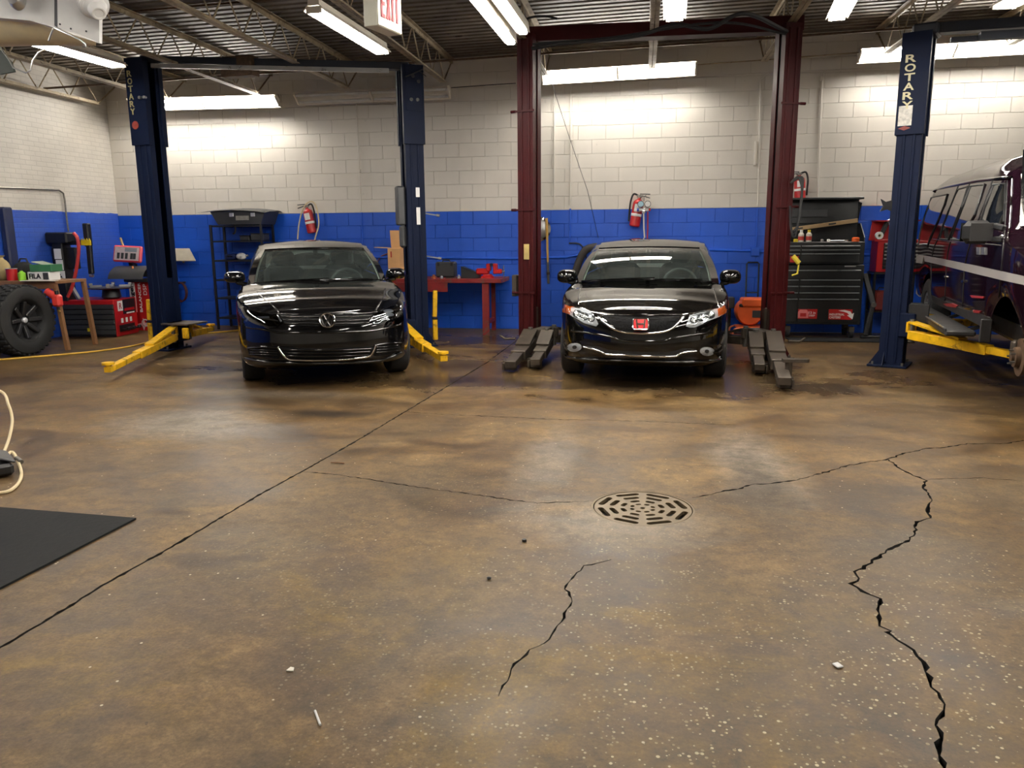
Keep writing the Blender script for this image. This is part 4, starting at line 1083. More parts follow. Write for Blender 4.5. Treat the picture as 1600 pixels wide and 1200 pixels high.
obj('bolt_plate', MB().box(Wb(.0, -.168, 3.30), (.2, .01, .55), Rb, .002), M_navy, pb, True, smooth=0)
for dx, dz in ((-.03, 3.16), (.05, 3.16), (.0, 3.44), (.07, 3.38)): obj('bolt_hole', MB().cyl(Wb(dx, -.172, dz), Wb(dx, -.178, dz), .022, 12), M_blackp, pb, True)
for dx in (-.02, .05): obj('bolt', MB().cyl(Wa(.10+dx, -.168, 3.18), Wa(.10+dx, -.21, 3.18), .018, 10), M_alu, pa, True)
tip = onz(168, 578, .12); piv = Wa(.24, -.17, .19); arm(L1, piv, tip, M_yel, .105, .085)
arm(L1, Wa(.20, .17, .19), Wa(-.1, 1.0, .15), M_yel, .105, .085)
tip = onz(694, 560, .11); arm(L1, Wb(-.24, -.17, .19), tip, M_yel, .12, .10)
arm(L1, Wb(-.24, .17, .19), Wb(-.7, .9, .15), M_yel, .12, .10)
obj('arm_plate', MB().box(Wa(.30, -.02, .36), (.42, .40, .02), Ra, .004).box(Wa(.42, -.16, .24), (.10, .03, .14), Ra, .004), M_dkmetal, ca, True, smooth=0)
obj('arm_lock', MB().box(Wa(.46, -.20, .25), (.09, .04, .14), Ra, .01), M_yel, ca, True, smooth=0)
gp = ony(237, 520, P1.y+.05); guard(L1, (gp.x-.01, gp.y, 0), Ra, .06, .36, .66)
gp = ony(680, 520, P2.y+.10); guard(L1, (gp.x, gp.y, 0), Rb, .06, .36, .74)
for k, (z, w) in enumerate(((2.02, .05), (1.72, .05))):
    obj('warning_label', MB().box(Wb(.02, -.155, z), (w, .004, .22 if k else .12), Rb), M_wlabel, pb, True, smooth=0)
obj('power_box', MB().box(Wb(-.19, -.05, 1.85), (.11, .14, .5), Rb, .02).box(Wb(-.18, -.08, 1.46), (.08, .10, .30), Rb, .03), M_dkgrey, pb, True, smooth=0)
for px_, py_ in ((674, 335), (677, 402)):
    q = ony(px_, py_, P2.y+.02); obj('release_lever', MB().beam(q+Vector((-.12, 0, .02)), q+Vector((.09, 0, -.015)), .03, .016).cyl(q+Vector((.07, 0, -.01)), q+Vector((.11, 0, -.02)), .018, 10), M_alu, pb, True)
M_oldtxt = mat('faded_yellow_letter', (150, 142, 100), .5, var=.25, scale=40)
def vtext(word, W, R, yoff, x, z1, z0, m, par, op=1, w=.11):
    n = len(word); h = (z1-z0)/n
    for i, ch in enumerate(word):
        r = R @ Vector((1, 0, 0))
        text('letter', ch, W(x, yoff, z1-(i+.5)*h), r, (0, 0, 1), w, h*.82, m, par, .003, bold=.02)
vtext('ROTARY', Wa, Ra, -.170, -.07, 3.52, 2.98, M_oldtxt, pa, w=.07)
obj('logo_patch', MB().cyl(Wa(-.05, -.168, 2.86), Wa(-.05, -.173, 2.86), .05, 16), mat('faded_red_patch', (120, 44, 34), .5, var=.3, scale=40), pa, True)
# thin air line on the post
obj('air_line', MB().tube([Wb(.08, -.19, 3.5), Wb(.16, -.21, 3.44), Wb(.12, -.2, 3.52), Wb(-.1, -.2, 3.42)], .008, 6), M_blackp, pb, True)

# ---- maroon lift
Q1 = Vector((-1.34, 9.42, 0)); Q2 = Vector((1.55, 9.52, 0)); QA = math.atan2(Q2.y-Q1.y, Q2.x-Q1.x)
L2 = thing('car_lift', 'maroon two post lift with a tall overhead beam and dark arms around the middle sedan', 'car lift', (Q1+Q2)/2, QA)
pc, Wc, Rc, _, _ = post(L2, 'post', Q1.x, Q1.y, QA-TW, 1, 3.72, M_maroon, .10, .11, None, t=.012)
pd_, Wd, Rd, _, _ = post(L2, 'post', Q2.x, Q2.y, QA+TW, -1, 3.72, M_maroon, .10, .11, None, t=.012)
obj('crossbeam', MB().beam(Wc(-.16, 0, 3.73), Wd(.16, 0, 3.73), .20, .16, ch=.006), M_maroon, L2, True, smooth=0)
obj('hydraulic_hose', MB().tube(catmull([Wc(.1, -.12, 3.55), Wc(.5, -.12, 3.56), Wc(1.3, -.12, 3.54), Wc(1.75, -.12, 3.6), Wc(2.1, -.12, 3.52), Wc(2.45, -.12, 3.62), Wd(-.1, -.12, 3.62)], 50), .022, 8), M_rubber, L2, True)
obj('hydraulic_line', MB().tube(catmull([Wc(.1, -.10, 3.60), Wc(1.0, -.10, 3.56), Wc(2.2, -.10, 3.57), Wd(-.1, -.10, 3.60)], 30), .014, 8), M_rubber, L2, True)
obj('beam_hose', MB().tube(catmull([Wc(-.02, -.12, 3.66), Wc(.02, -.12, 3.86), Wc(.25, -.12, 3.87), Wc(.4, -.1, 3.83)], 20), .013, 8), M_rubber, L2, True)
for W_, R_, op, par in ((Wc, Rc, 1, pc), (Wd, Rd, -1, pd_)):
    cq = carriage(L2, W_, R_, op, .08, .6, M_dkmetal)
    for z in (2.88, 1.76, .78):
        obj('post_clamp', MB().box(W_(0, -.118, z), (.25, .02, .022), R_).cyl(W_(-op*.12, -.118, z), W_(-op*.18, -.118, z), .016, 8), M_maroon, par, True, smooth=0)
    obj('channel_liner', MB().box(W_(.06*op, 0, 1.95), (.02, .16, 3.3), R_), M_rubber, par, True, smooth=0)
    if op > 0:
        a1 = arm(L2, W_(.10, -.19, .20), onz(797, 570, .10), M_dkmetal, .17, .11, pad=False); a2 = arm(L2, W_(.30, -.14, .20), onz(836, 566, .10), M_dkmetal, .15, .10, pad=False)
        arm(L2, W_(.24, .19, .20), W_(.55, 1.0, .16), M_dkmetal, .15, .10)
        ends = ((797, 570), (836, 566))
    else:
        a1 = arm(L2, W_(-.10, -.19, .20), onz(1226, 596, .10), M_dkmetal, .17, .11, pad=False); a2 = arm(L2, W_(-.30, -.14, .20), onz(1187, 574, .10), M_dkmetal, .15, .10, pad=False)
        arm(L2, W_(-.24, .19, .20), W_(-.55, 1.0, .16), M_dkmetal, .15, .10)
        ends = ((1226, 596), (1187, 574))
    for j, e in enumerate(ends):
        q = onz(*e, .06); mb = MB().box(q+Vector((0, .03, .03)), (.15, .10, .03), R_, .004)
        mb.box(q+Vector((-.05, -.03, -.01)), (.03, .10, .08), R_, .004).box(q+Vector((.05, -.03, -.01)), (.03, .10, .08), R_, .004).box(q+Vector((0, -.05, -.035)), (.14, .04, .03), R_, .004)
        obj('arm_fork', mb, M_dkmetal, (a1, a2)[j], True, smooth=0)
    obj('lock_lever', MB().tube([W_(-op*.12, -.16, .22), W_(-op*.26, -.17, .21), W_(-op*.33, -.17, .25)], .013, 8), M_dkmetal, cq, True)
q = onz(1240, 580, .16); obj('lift_adapter', MB().cyl(onz(1231, 592, .06), onz(1231, 592, .06)+Vector((0, 0, .17)), .035, 12).prism([(-.06, -.05), (.17, -.03), (.19, .0), (.17, .03), (-.06, .05)], onz(1231, 592, .06)+Vector((0, 0, .17)), (1, 0, 0), (0, 1, 0), .03), M_dkmetal, pd_, True, smooth=0)
obj('warning_label', MB().box(Wc(.02, -.126, 1.27), (.07, .004, .18), Rc), mat('yellowed_label', (170, 150, 90), .6, var=.2), pc, True, smooth=0)
obj('lever_box', MB().box(Wc(-.17, -.05, .86), (.06, .10, .26), Rc, .01), M_dkmetal, pc, True, smooth=0)
# cord hung on the right maroon post
hs = thing('coiled_cord', 'black cord and hose bundle hanging on the right maroon lift post', 'cord', ony(1243, 300, 9.36))
o = Vector(hs.location)
mb = MB()
for k in range(3): mb.tube(catmull([o+Vector((-.06, .0, .10)), o+Vector((.02+.02*k, 0, .16)), o+Vector((.07, 0, .0)), o+Vector((.05-.01*k, 0, -.35-.06*k)), o+Vector((-.02, 0, -.42)), o+Vector((-.05, 0, -.15))], 24), .013, 6)
obj('cord', mb, M_rubber, hs, True)
o2 = ony(1239, 400, 9.36); obj('plug', MB().cyl(o2, o2+Vector((.07, 0, -.08)), .028, 10).tube([o2+Vector((.07, 0, -.08)), o2+Vector((.06, 0, -.2)), o2+Vector((0, 0, -.22))], .01, 6), mat('yellow_plug', (190, 170, 50), .5), hs, True)

# ---- right blue lift
T1 = Vector((2.80, 9.16, 0)); TA = -VA*.55; T2 = T1+Vector((cos(TA), sin(TA), 0))*3.25
L3 = thing('car_lift', 'blue two post lift at the right holding up the purple van', 'car lift', (T1+T2)/2, TA)
pe, We, Re, _, _ = post(L3, 'post', T1.x, T1.y, TA-TW, 1, 3.48, M_navy, .12, .14, (2.47, 3.48))
pf, Wf, Rf, _, _ = post(L3, 'post', T2.x, T2.y, TA+TW, -1, 3.48, M_navy, .12, .14, (2.47, 3.48))
obj('crossbeam', MB().beam(We(.02, 0, 3.52), Wf(-.02, 0, 3.52), .16, .10, ch=.006).box(We(.06, 0, 3.50), (.24, .3, .12), Re, .02), M_beamd, L3, True, smooth=0)
obj('shutoff_bar', MB().beam(We(.3, -.12, 3.36), Wf(-.3, -.12, 3.36), .05, .05).beam(We(.55, -.13, 3.36), Wf(-.3, -.13, 3.36), .075, .075), M_beamd, L3, True, smooth=0)
M_rot = mat('cream_letter', (196, 188, 150), .5, var=.1)
vtext('ROTARY', We, Re, -.170, -.04, 3.27, 2.72, M_rot, pe, w=.10)
obj('worn_sticker', MB().box(We(-.05, -.168, 2.66), (.13, .004, .20), Re), mat('torn_silver_sticker', (190, 186, 176), .35, var=.35, scale=25), pe, True, smooth=0)
obj('logo_patch', MB().prism([(-.06, 0), (0, -.022), (.06, 0), (0, .022)], We(-.05, -.167, 2.535), Re @ Vector((1, 0, 0)), (0, 0, 1), .004), MATS['faded_red_patch'], pe, True, smooth=0)
ce = carriage(L3, We, Re, 1, .33, 1.2, M_navy); cf = carriage(L3, Wf, Rf, -1, .33, 1.2, M_navy)
obj('carriage_plate', MB().box(We(.24, -.12, .55), (.2, .03, .30), Re, .004), M_blackp, ce, True, smooth=0)
arm(L3, We(.20, -.22, .38), VM @ Vector((.55, -1.85, .36)), M_yel, .105, .095, pad=True)
arm(L3, We(.24, .20, .42), VM @ Vector((.55, 1.0, .40)), M_yel, .13, .12, pad=True)
arm(L3, Wf(-.24, -.2, .42), VM @ Vector((1.45, -1.4, .40)), M_yel, .13, .12, pad=True)
arm(L3, Wf(-.24, .2, .42), VM @ Vector((1.45, 1.0, .40)), M_yel, .13, .12, pad=True)
q = ony(1389, 320, T1.y-.05); obj('release_knob', MB().prism([(-.09, .06), (-.04, .03), (.03, .05), (.05, 0), (.03, -.07), (-.02, -.05), (-.09, -.07), (-.06, -.01)], q, (1, 0, 0), (0, 0, 1), .03), M_blackp, pe, True, smooth=0)
# ================================================================ floor things
def drain():
    t = thing('floor_drain', 'round cast iron floor drain grate in the middle of the concrete floor', 'drain', (DR_C.x, DR_C.y, 0))
    M_iron = mat('worn_cast_iron', (104, 90, 68), .45, .45, var=.22, scale=14)
    obj('drain_frame', MB().lathe([(DR_R-.001, -.09), (DR_R-.001, -.001), (DR_R-.012, -.001), (DR_R-.014, -.03), (DR_R-.03, -.03), (DR_R-.03, -.09)], (0, 0, 0), (0, 0, 1), 56, True), M_iron, t)
    R = DR_R-.018; vs = []; faces = []
    vs += [Vector((cos(2*pi*i/64), sin(2*pi*i/64)))*R for i in range(64)]; faces.append(list(range(64)))
    def slot(r, a, l, w):
        c = Vector((cos(a), sin(a)))*r; u = Vector((-sin(a), cos(a))); v = Vector((cos(a), sin(a))); o = len(vs); P = []
        for sgn, a0 in ((1, -pi/2), (-1, pi/2)):
            for k in range(6): q = a0+pi*k/5; P.append(c+u*(sgn*(l/2-w/2)+w/2*cos(q))+v*(w/2*sin(q)))
        vs.extend(P[::-1]); faces.append(list(range(o, o+len(P))))
    slot(0, 0, .03, .028)
    for k in range(8):
        a = 2*pi*(k+.5)/8
        slot(.060, a, .032, .022); slot(.110, a, .056, .028); slot(.166, a, .096, .031); slot(.224, a, .140, .034)
    ov, oe, of, _, _, orf = delaunay_2d_cdt(vs, [], faces, 1, 1e-6)
    keep = [f for f, q in zip(of, orf) if not any(i > 0 for i in q)]
    mb = MB(); V = [Vector((v.x, v.y, -.003)) for v in ov]; U = [Vector((v.x, v.y, -.022)) for v in ov]; n = len(V); bd = {}
    for f in keep:
        for i in range(len(f)): e = frozenset((f[i], f[(i+1) % len(f)])); bd[e] = bd.get(e, 0)+1
    F = [tuple(f) for f in keep]+[tuple(i+n for i in f[::-1]) for f in keep]+[tuple(e)+tuple(x+n for x in reversed(tuple(e))) for e, c in bd.items() if c == 1]
    mb.add(V+U, F); obj('grate', mb, M_iron, t, smooth=0)
    obj('sump', MB().lathe([(DR_R-.002, -.085), (DR_R-.04, -.5), (0, -.5)], (0, 0, 0), (0, 0, 1), 40), mat('sump_mud', (16, 14, 12), .8), t)
drain()
a, b, c_ = onz(213, 812), onz(0, 795), onz(0, 922)
d1 = (b-a).normalized(); d2 = (c_-a).normalized(); ang = math.atan2(d1.y, d1.x)
mm = obj('floor_mat', MB().prism([(0, 0), (2.4, 0), (2.4, 1.5), (0, 1.5)], (a.x, a.y, .001), d1, Vector((-d1.y, d1.x, 0)), .010), mat('black_mat', (24, 25, 26), .85, var=.25, scale=5, bump=.5, spec=.25), smooth=0)
# make the near edge follow the photo: shear the far corners along the near edge direction
me = mm.data
for v in me.vertices:
    q = v.co-Vector((a.x, a.y, 0)); s_ = q.dot(d1); t_ = q.dot(Vector((-d1.y, d1.x, 0)))
    v.co = Vector((a.x, a.y, v.co.z))+d1*s_*.95+Vector((d2.x, d2.y, 0))*t_
tag(mm, 'black rubber mat lying on the floor at the left', 'mat')
pts = [onz(*p, .012) for p in [(-60, 566), (0, 562), (60, 557), (120, 552), (165, 547), (205, 541), (235, 534), (270, 527), (310, 522), (372, 516), (420, 510)]]
tag(obj('air_hose', MB().tube(catmull(pts, 60), .011, 8), mat('yellow_hose', (206, 164, 52), .5, var=.1)), 'yellow air hose running across the floor behind the left lift', 'hose')
q0 = onz(1238, 528); q1 = onz(1400, 529); tag(obj('rubber_mat', MB().box(((q0.x+q1.x)/2, 11.18, .008), (1.6, .36, .014), None, .004), mat('black_mat', (40, 41, 42)), smooth=0), 'thin black rubber mat on the floor in front of the black tool chest', 'mat')
# bits of litter
for nm, lb, cat, px_, fn in (('straw', 'white straw lying on the near floor', 'litter', (497, 1124), lambda o: MB().cyl(o+Vector((-.025, .035, .004)), o+Vector((.02, -.03, .004)), .004, 8)),
        ('plastic_chip', 'white chip lying near the long crack', 'litter', (1309, 1041), lambda o: MB().box(o+Vector((0, 0, .004)), (.025, .03, .006), RZ(.5), .002)),
        ('paint_chip', 'cream chip on the floor at the lower left', 'litter', (454, 1047), lambda o: MB().prism([(-.012, -.01), (.014, -.008), (.008, .012), (-.006, .014)], o, (1, 0, 0), (0, 1, 0), .004)),
        ('nut', 'small black nut on the floor left of the drain', 'nut', (819, 846), lambda o: MB().cyl(o, o+Vector((0, 0, .012)), .012, 6)),
        ('pebble', 'tiny dark pebble on the floor below the small black nut', 'pebble', (764, 905), lambda o: MB().ell(o+Vector((0, 0, .006)), (.011, .009, .006), 10, 6)),
        ('twig', 'short brown twig on the floor right of the long joint', 'litter', (527, 724), lambda o: MB().tube([o+Vector((-.045, 0, .004)), o+Vector((0, .006, .005)), o+Vector((.05, -.004, .004))], .004, 6))):
    o = onz(*px_, .001); tag(obj(nm, fn(o), {'straw': M_wlabel, 'plastic_chip': M_wlabel, 'paint_chip': M_paleplastic, 'twig': M_wood}.get(nm, M_blackpl)), lb, cat)
# work light with cream cord at the left edge
o = onz(5, 745); wl_ = thing('work_light', 'work light with a white bar on the floor at the left edge', 'work light', o, radians(-40))
obj('lamp_body', MB().box((-.12, 0, .05), (.34, .12, .08), None, .02), M_blackpl, wl_)
obj('lamp_bar', MB().box((-.10, -.05, .10), (.34, .035, .03), Matrix.Rotation(radians(12), 3, 'Y'), .01), M_wlabel, wl_)
obj('lamp_shield', MB().box((-.12, .03, .11), (.32, .09, .012), Matrix.Rotation(radians(-25), 3, 'X'), .004), M_dkgrey, wl_)
cordm = mat('cream_cord', (214, 196, 156), .5, var=.06)
P = [onz(-60, 600, .5), onz(0, 611, .42), onz(13, 632, .34), onz(19, 656, .24), onz(14, 685, .14), onz(4, 712, .07), onz(0, 725, .05), onz(18, 706, .08), onz(30, 726, .03), onz(33, 745, .012), onz(22, 762, .012), onz(0, 770, .012), onz(-60, 772, .012)]
cr = tag(obj('extension_cord', MB().tube(catmull(P, 90), .010, 8), cordm), 'cream cord looping over the work light at the left edge', 'cord')
obj('plug', MB().cyl(onz(26, 716, .05), onz(33, 722, .04), .016, 10), M_steel, cr, True)

# ================================================================ back wall: conduits, pipes, wires
YW = WALL_Y-.008
def conduit(pts, label, r=.012, m=None, Y=YW-.016, name='conduit', boxes=()):
    P = [ony(x, y, Y) for x, y in pts]; o = tag(obj(name, MB().tube(P, r, 8), m or M_bwhite), label, 'conduit')
    for (x, y, w, h) in boxes:
        q = ony(x, y, Y); obj('junction_box', MB().box(q, (w, .05, h), None, .006), m or M_bwhite, o, True, smooth=0)
conduit([(556, 156), (560, 240), (564, 330)], 'thin white conduit on the back wall above the left sedan roof', boxes=((562, 267, .035, .05),))
conduit([(565, 332), (567, 400)], 'blue painted conduit continuing down behind the left sedan', m=M_bblue)
conduit([(866, 130), (866, 320)], 'white conduit on the wall just right of the left maroon post', .010)
conduit([(892, 128), (892, 218), (891, 320)], 'white conduit second to the right of the left maroon post', boxes=((893, 207, .04, .24),))
conduit([(891, 326), (890, 378)], 'blue painted conduit ending in a cable above the dark hose', m=M_bblue)
conduit([(1200, 114), (1188, 125), (1187, 190), (1184, 322)], 'white conduit on the wall left of the right maroon post', boxes=((1180, 240, .03, .34),))
conduit([(1184, 326), (1181, 388)], 'blue conduit dropping to a wall outlet left of the right maroon post', m=M_bblue, boxes=((1180, 393, .12, .13),))
conduit([(1285, 112), (1282, 180), (1278, 310)], 'white conduit on the wall above the black tool chest', boxes=((1284, 122, .04, .06),))
conduit([(868, 128), (1090, 120), (1200, 114), (1376, 107)], 'long thin white pipe along the top of the back wall', .011)
conduit([(1090, 101), (1190, 94), (1342, 82)], 'cable run linking the back wall lights above the maroon lift', .008, M_joist, WALL_Y-.36)
conduit([(705, 137), (760, 133), (806, 130)], 'cable run from the dead light toward the maroon lift', .006, M_blackp, WALL_Y-.36)
conduit([(500, 400), (600, 402), (810, 404), (885, 402), (905, 398)], 'blue pipe along the back wall above the red workbench', .018, M_bblue)
conduit([(1100, 390), (1172, 392)], 'blue pipe on the wall between the right sedan and the outlet', .018, M_bblue)
conduit([(1186, 393), (1340, 398), (1420, 400)], 'blue pipe on the wall behind the black tool chest', .018, M_bblue)
tag(obj('guy_wire', MB().tube([ony(862, 130, WALL_Y-.45), ony(888, 210, WALL_Y-.2), ony(918, 298, WALL_Y-.05), ony(935, 372, WALL_Y-.03)], .004, 6), M_blackp), 'thin black wire slanting down the wall right of the left maroon post', 'wire')
P = [ony(*p, WALL_Y-.05) for p in [(889, 380), (900, 380), (908, 383), (914, 394), (917, 412), (917, 440)]]
tag(obj('air_coupling_hose', MB().tube(catmull(P, 20), .010, 8), M_rubber), 'thin brown hose curving from a wall fitting left of the right sedan', 'hose')
P = [ony(*p, WALL_Y-.18) for p in [(896, 445), (899, 428), (905, 408), (914, 392), (924, 387), (936, 386), (950, 387)]]
tag(obj('exhaust_hose', MB().tube(catmull(P, 40), .058, 14), mat('dark_hose', (48, 42, 38), .7, var=.2, bump=.4)), 'thick dark exhaust hose arching behind the right sedan', 'hose')
P = [ony(*p, WALL_Y-.03) for p in [(588, 414), (594, 402), (604, 397), (616, 396)]]
tag(obj('bench_cable', MB().tube(catmull(P, 16), .008, 8), mat('brown_cable', (120, 62, 44), .5)), 'thin reddish cable arching beside the cardboard box', 'cable')

# ---- left wall conduit, dark downpipe
P = [onx(*p, -8.67) for p in [(-40, 292), (0, 293), (60, 295), (92, 297), (99, 302), (101, 312), (104, 340), (107, 362)]]
tag(obj('conduit', MB().tube(P, .013, 8), M_steel), 'bare steel conduit bending down the left wall to the tyre machine', 'conduit')
q = onx(8, 325, -8.64); tag(obj('downpipe', MB().box((-8.64, q.y, .95), (.10, .16, 1.9), None, .02), mat('dark_blue_pipe', (18, 30, 66), .5)), 'dark blue upright post against the left wall behind the tyres', 'post')

# ================================================================ fire extinguishers
def extinguisher(base, tilt, h, r, label, flip=1, hose=True):
    t = thing('fire_extinguisher', label, 'fire extinguisher', base); t.rotation_euler = (0, tilt, 0)
    obj('cylinder', MB().lathe([(r*.85, 0), (r, .015), (r, h*.80), (r*.9, h*.87), (r*.55, h*.93), (r*.3, h*.95), (r*.3, h)], (0, 0, 0), (0, 0, 1), 24), M_red, t)
    obj('label_band', MB().lathe([(r+.001, h*.36), (r+.002, h*.365), (r+.002, h*.45), (r+.001, h*.455)], (0, 0, 0), (0, 0, 1), 24), M_wlabel, t)
    P = [[Vector((sin(a)*(r+.0015), -cos(a)*(r+.0015), z)) for z in (h*.52, h*.78)] for a in [radians(q) for q in range(-35, 36, 10)]]
    obj('instruction_label', MB().grid(P), M_wlabel, t)
    obj('valve', MB().cyl((0, 0, h), (0, 0, h*1.09), r*.3, 12).box((0, 0, h*1.06), (r*1.0, r*.5, .03), None, .006), M_steel, t)
    obj('handle', MB().beam((0, 0, h*1.10), (-flip*r*2.0, 0, h*1.05), .022, .012).beam((0, 0, h*1.14), (-flip*r*1.9, 0, h*1.18), .022, .012), M_blackp, t, smooth=0)
    if hose: obj('hose', MB().tube(catmull([(flip*.02, 0, h*1.08), (flip*r*1.2, 0, h*1.10), (flip*r*1.5, -.01, h*.8), (flip*r*1.3, -.01, h*.35), (flip*r*1.2, -.01, h*.15)], 24), .013, 8), M_rubber, t)
    obj('wall_bracket', MB().box((0, r+.012, h*.6), (.07, .02, .25)), M_dkmetal, t)
    return t
YE = WALL_Y-.10
q = ony(488, 364, YE); extinguisher(q, radians(-10), .40, .075, 'red fire extinguisher tilted on the wall above the left black sedan')
P = [ony(*p, YE-.10) for p in [(465, 374), (467, 352), (472, 330), (479, 318), (487, 315), (493, 320), (497, 335), (498, 352), (493, 370), (490, 382)]]
tag(obj('air_hose', MB().tube(catmull(P, 50), .011, 8), cordm), 'cream hose draped over the fire extinguisher above the left sedan', 'hose')
q = ony(991, 354, YE); extinguisher(q, radians(9), .42, .078, 'red fire extinguisher hung behind the round gauges above the right sedan', -1)
q = ony(1250, 312, YE); extinguisher(q, radians(-5), .34, .075, 'red fire extinguisher with white label above the black tool chest')
# gauge set hung on the second extinguisher
o = ony(1006, 320, YE-.13); g = thing('gauge_set', 'pair of round pressure gauges with hoses on the wall above the right sedan', 'gauge', o)
for sx, m in ((-.045, mat('pale_blue_dial', (178, 214, 226), .35, var=.03)), (.055, M_wlabel)):
    k = obj('gauge', MB().cyl((sx, .02, .01), (sx, -.02, .01), .048, 24), M_blackp, g); obj('dial', MB().cyl((sx, -.018, .01), (sx, -.026, .01), .040, 24), m, k)
obj('manifold', MB().box((0, 0, -.07), (.16, .04, .05), None, .01).box((0, -.01, -.10), (.05, .035, .05), None, .008), M_alu, g)
obj('knob', MB().cyl((-.10, 0, -.07), (-.07, 0, -.07), .022, 12), mat('blue_knob', (30, 70, 170), .4), g); obj('knob', MB().cyl((.10, 0, -.07), (.07, 0, -.07), .022, 12), M_red, g)
obj('hook', MB().tube([(0, 0, .05), (0, 0, .12), (.03, .03, .14)], .006, 6), M_steel, g)
obj('hose', MB().tube([(0, 0, -.12), (.01, 0, -.35), (.03, 0, -.55), (.0, 0, -.70)], .011, 8), M_paleplastic, g); obj('hose', MB().tube([(.06, 0, -.10), (.065, 0, -.35), (.06, 0, -.6), (.05, 0, -.75)], .010, 8), M_red, g)

# ================================================================ round steel cover and broom handle by the maroon post
o = ony(842, 358, WALL_Y-.06); t = thing('wheel_cover', 'round silver wheel cover hanging on the wall behind the left maroon post', 'wheel cover', o)
obj('rim', MB().lathe([(.19, .0), (.185, .03), (.155, .035), (.15, .015)], (0, 0, 0), (0, -1, 0), 40), M_chrome, t)
obj('dish', MB().lathe([(.15, .015), (.148, .03), (.09, .05), (0, .055)], (0, 0, 0), (0, -1, 0), 40), M_alu, t)
a, b = ony(854, 341, WALL_Y-.135), ony(857, 443, WALL_Y-.03); t = thing('long_tool', 'long wooden handled scraper hanging on the wall beside the maroon post', 'tool', (b.x, b.y, b.z))
obj('handle', MB().cyl(a, a.lerp(b, .68), .020, 10, .016), mat('yellowed_wood', (200, 160, 84), .55, var=.15), t, True); obj('blade', MB().beam(a.lerp(b, .66), b, .035, .03, (0, 1, 0), .004), M_steel, t, True)
obj('grip', MB().cyl(a.lerp(b, .82), a.lerp(b, .86), .026, 10), M_dkmetal, t, True)

# ================================================================ red workbench and what is on it
YB0 = WALL_Y-.85; YB1 = WALL_Y-.12
xl = ony(590, 445, YB0).x; xr = ony(783, 440, YB0).x; zt = ony(720, 436, YB0).z
t = thing('workbench', 'red steel workbench against the blue wall between the blue and maroon posts', 'workbench', ((xl+xr)/2, (YB0+YB1)/2, 0)); bc_ = Vector(t.location)
Mrb = mat('worn_red_bench', (122, 26, 26), .5, var=.25, scale=6, dirt=(88, 70, 58))
obj('bench_top', MB().box((0, 0, zt-.03), (xr-xl, YB1-YB0, .06), None, .006), Mrb, t, smooth=0)
obj('front_apron', MB().box(((ony(610, 450, YB0).x+ony(697, 450, YB0).x)/2-bc_.x, -(YB1-YB0)/2-.004, zt-.12), (ony(697, 450, YB0).x-ony(605, 450, YB0).x, .02, .14), None, .003), Mrb, t, smooth=0)
for px_ in (758, 620):
    x = ony(px_, 480, YB0).x-bc_.x
    for y in (YB0+.06-bc_.y, YB1-.06-bc_.y): obj('leg', MB().box((x, y, (zt-.06)/2), (.10 if y < 0 else .06, .06, zt-.06), None, .004), Mrb, t, smooth=0)
    obj('side_stretcher', MB().box((x, 0, .18), (.05, YB1-YB0-.18, .05)), Mrb, t, smooth=0)
def on_bench(px_, dy=.25): q = ony(px_, 436, YB0+dy); return Vector((q.x, YB0+dy, zt+.001))
o = on_bench(620, .35); bt = thing('cardboard_box', 'tall open cardboard box standing on the red workbench behind the blue post', 'box', o)
zz0 = o.z; hh = ony(620, 388, o.y).z-zz0
obj('box_body', MB().box((.0, 0, hh/2), (.19, .22, hh), None, .002).box((.06, -.02, .08), (.22, .26, .16), None, .002), M_card, bt, smooth=0)
obj('box_flap', MB().prism([(-.12, 0), (.08, 0), (.06, .27), (-.14, .27)], (.02, .10, hh), (1, 0, 0), (0, .05, 1), .006), M_card, bt, smooth=0)
obj('box_flap', MB().prism([(0, 0), (.22, 0), (.22, .22), (0, .22)], (-.095, .11, hh+.002), Vector((-.98, 0, .06)), (0, -1, 0), .006), M_card, bt, smooth=0)
obj('printed_mark', MB().box((-.04, -.1115, hh*.80), (.018, .002, .09)), M_red, bt, smooth=0)
o = on_bench(698, .45); k = thing('tool_case', 'closed dark grey moulded tool case standing on the red workbench', 'tool case', o)
obj('case_shell', MB().box((0, -.045, .12), (.30, .09, .23), None, .02), M_dkgrey, k); obj('case_shell', MB().box((0, .045, .12), (.30, .085, .23), None, .02), M_dkgrey, k)
obj('handle', MB().tube([(-.06, 0, .225), (-.05, 0, .26), (.05, 0, .26), (.06, 0, .225)], .012, 8), M_blackpl, k)
for sx in (-.1, .1): obj('latch', MB().box((sx, -.095, .20), (.03, .012, .05), None, .003), M_blackpl, k)
o = on_bench(735, .30); k = thing('parts_bin', 'black sloping parts bin on the red workbench left of the vise', 'bin', o)
obj('bin_shell', MB().prism([(-.12, 0), (.14, 0), (.16, .06), (-.12, .17)], (0, .10, 0), (1, 0, 0), (0, 0, 1), .2), M_blackpl, k, smooth=0); obj('bin_lip', MB().beam((-.12, -.10, .17), (.16, -.10, .06), .012, .014), M_blackp, k, smooth=0)
o = on_bench(762, .22); k = thing('bench_vise', 'red bench vise bolted to the right end of the red workbench', 'vise', o)
obj('swivel_base', MB().lathe([(.10, 0), (.10, .025), (.07, .045), (.065, .06)], (0, 0, 0), (0, 0, 1), 20), M_red, k)
obj('fixed_jaw', MB().box((-.07, 0, .10), (.20, .10, .09), None, .02).box((.02, 0, .16), (.06, .13, .11), None, .012), M_red, k)
obj('moving_jaw', MB().box((.12, 0, .14), (.055, .13, .15), None, .012).box((.16, 0, .10), (.12, .08, .07), None, .015), M_red, k)
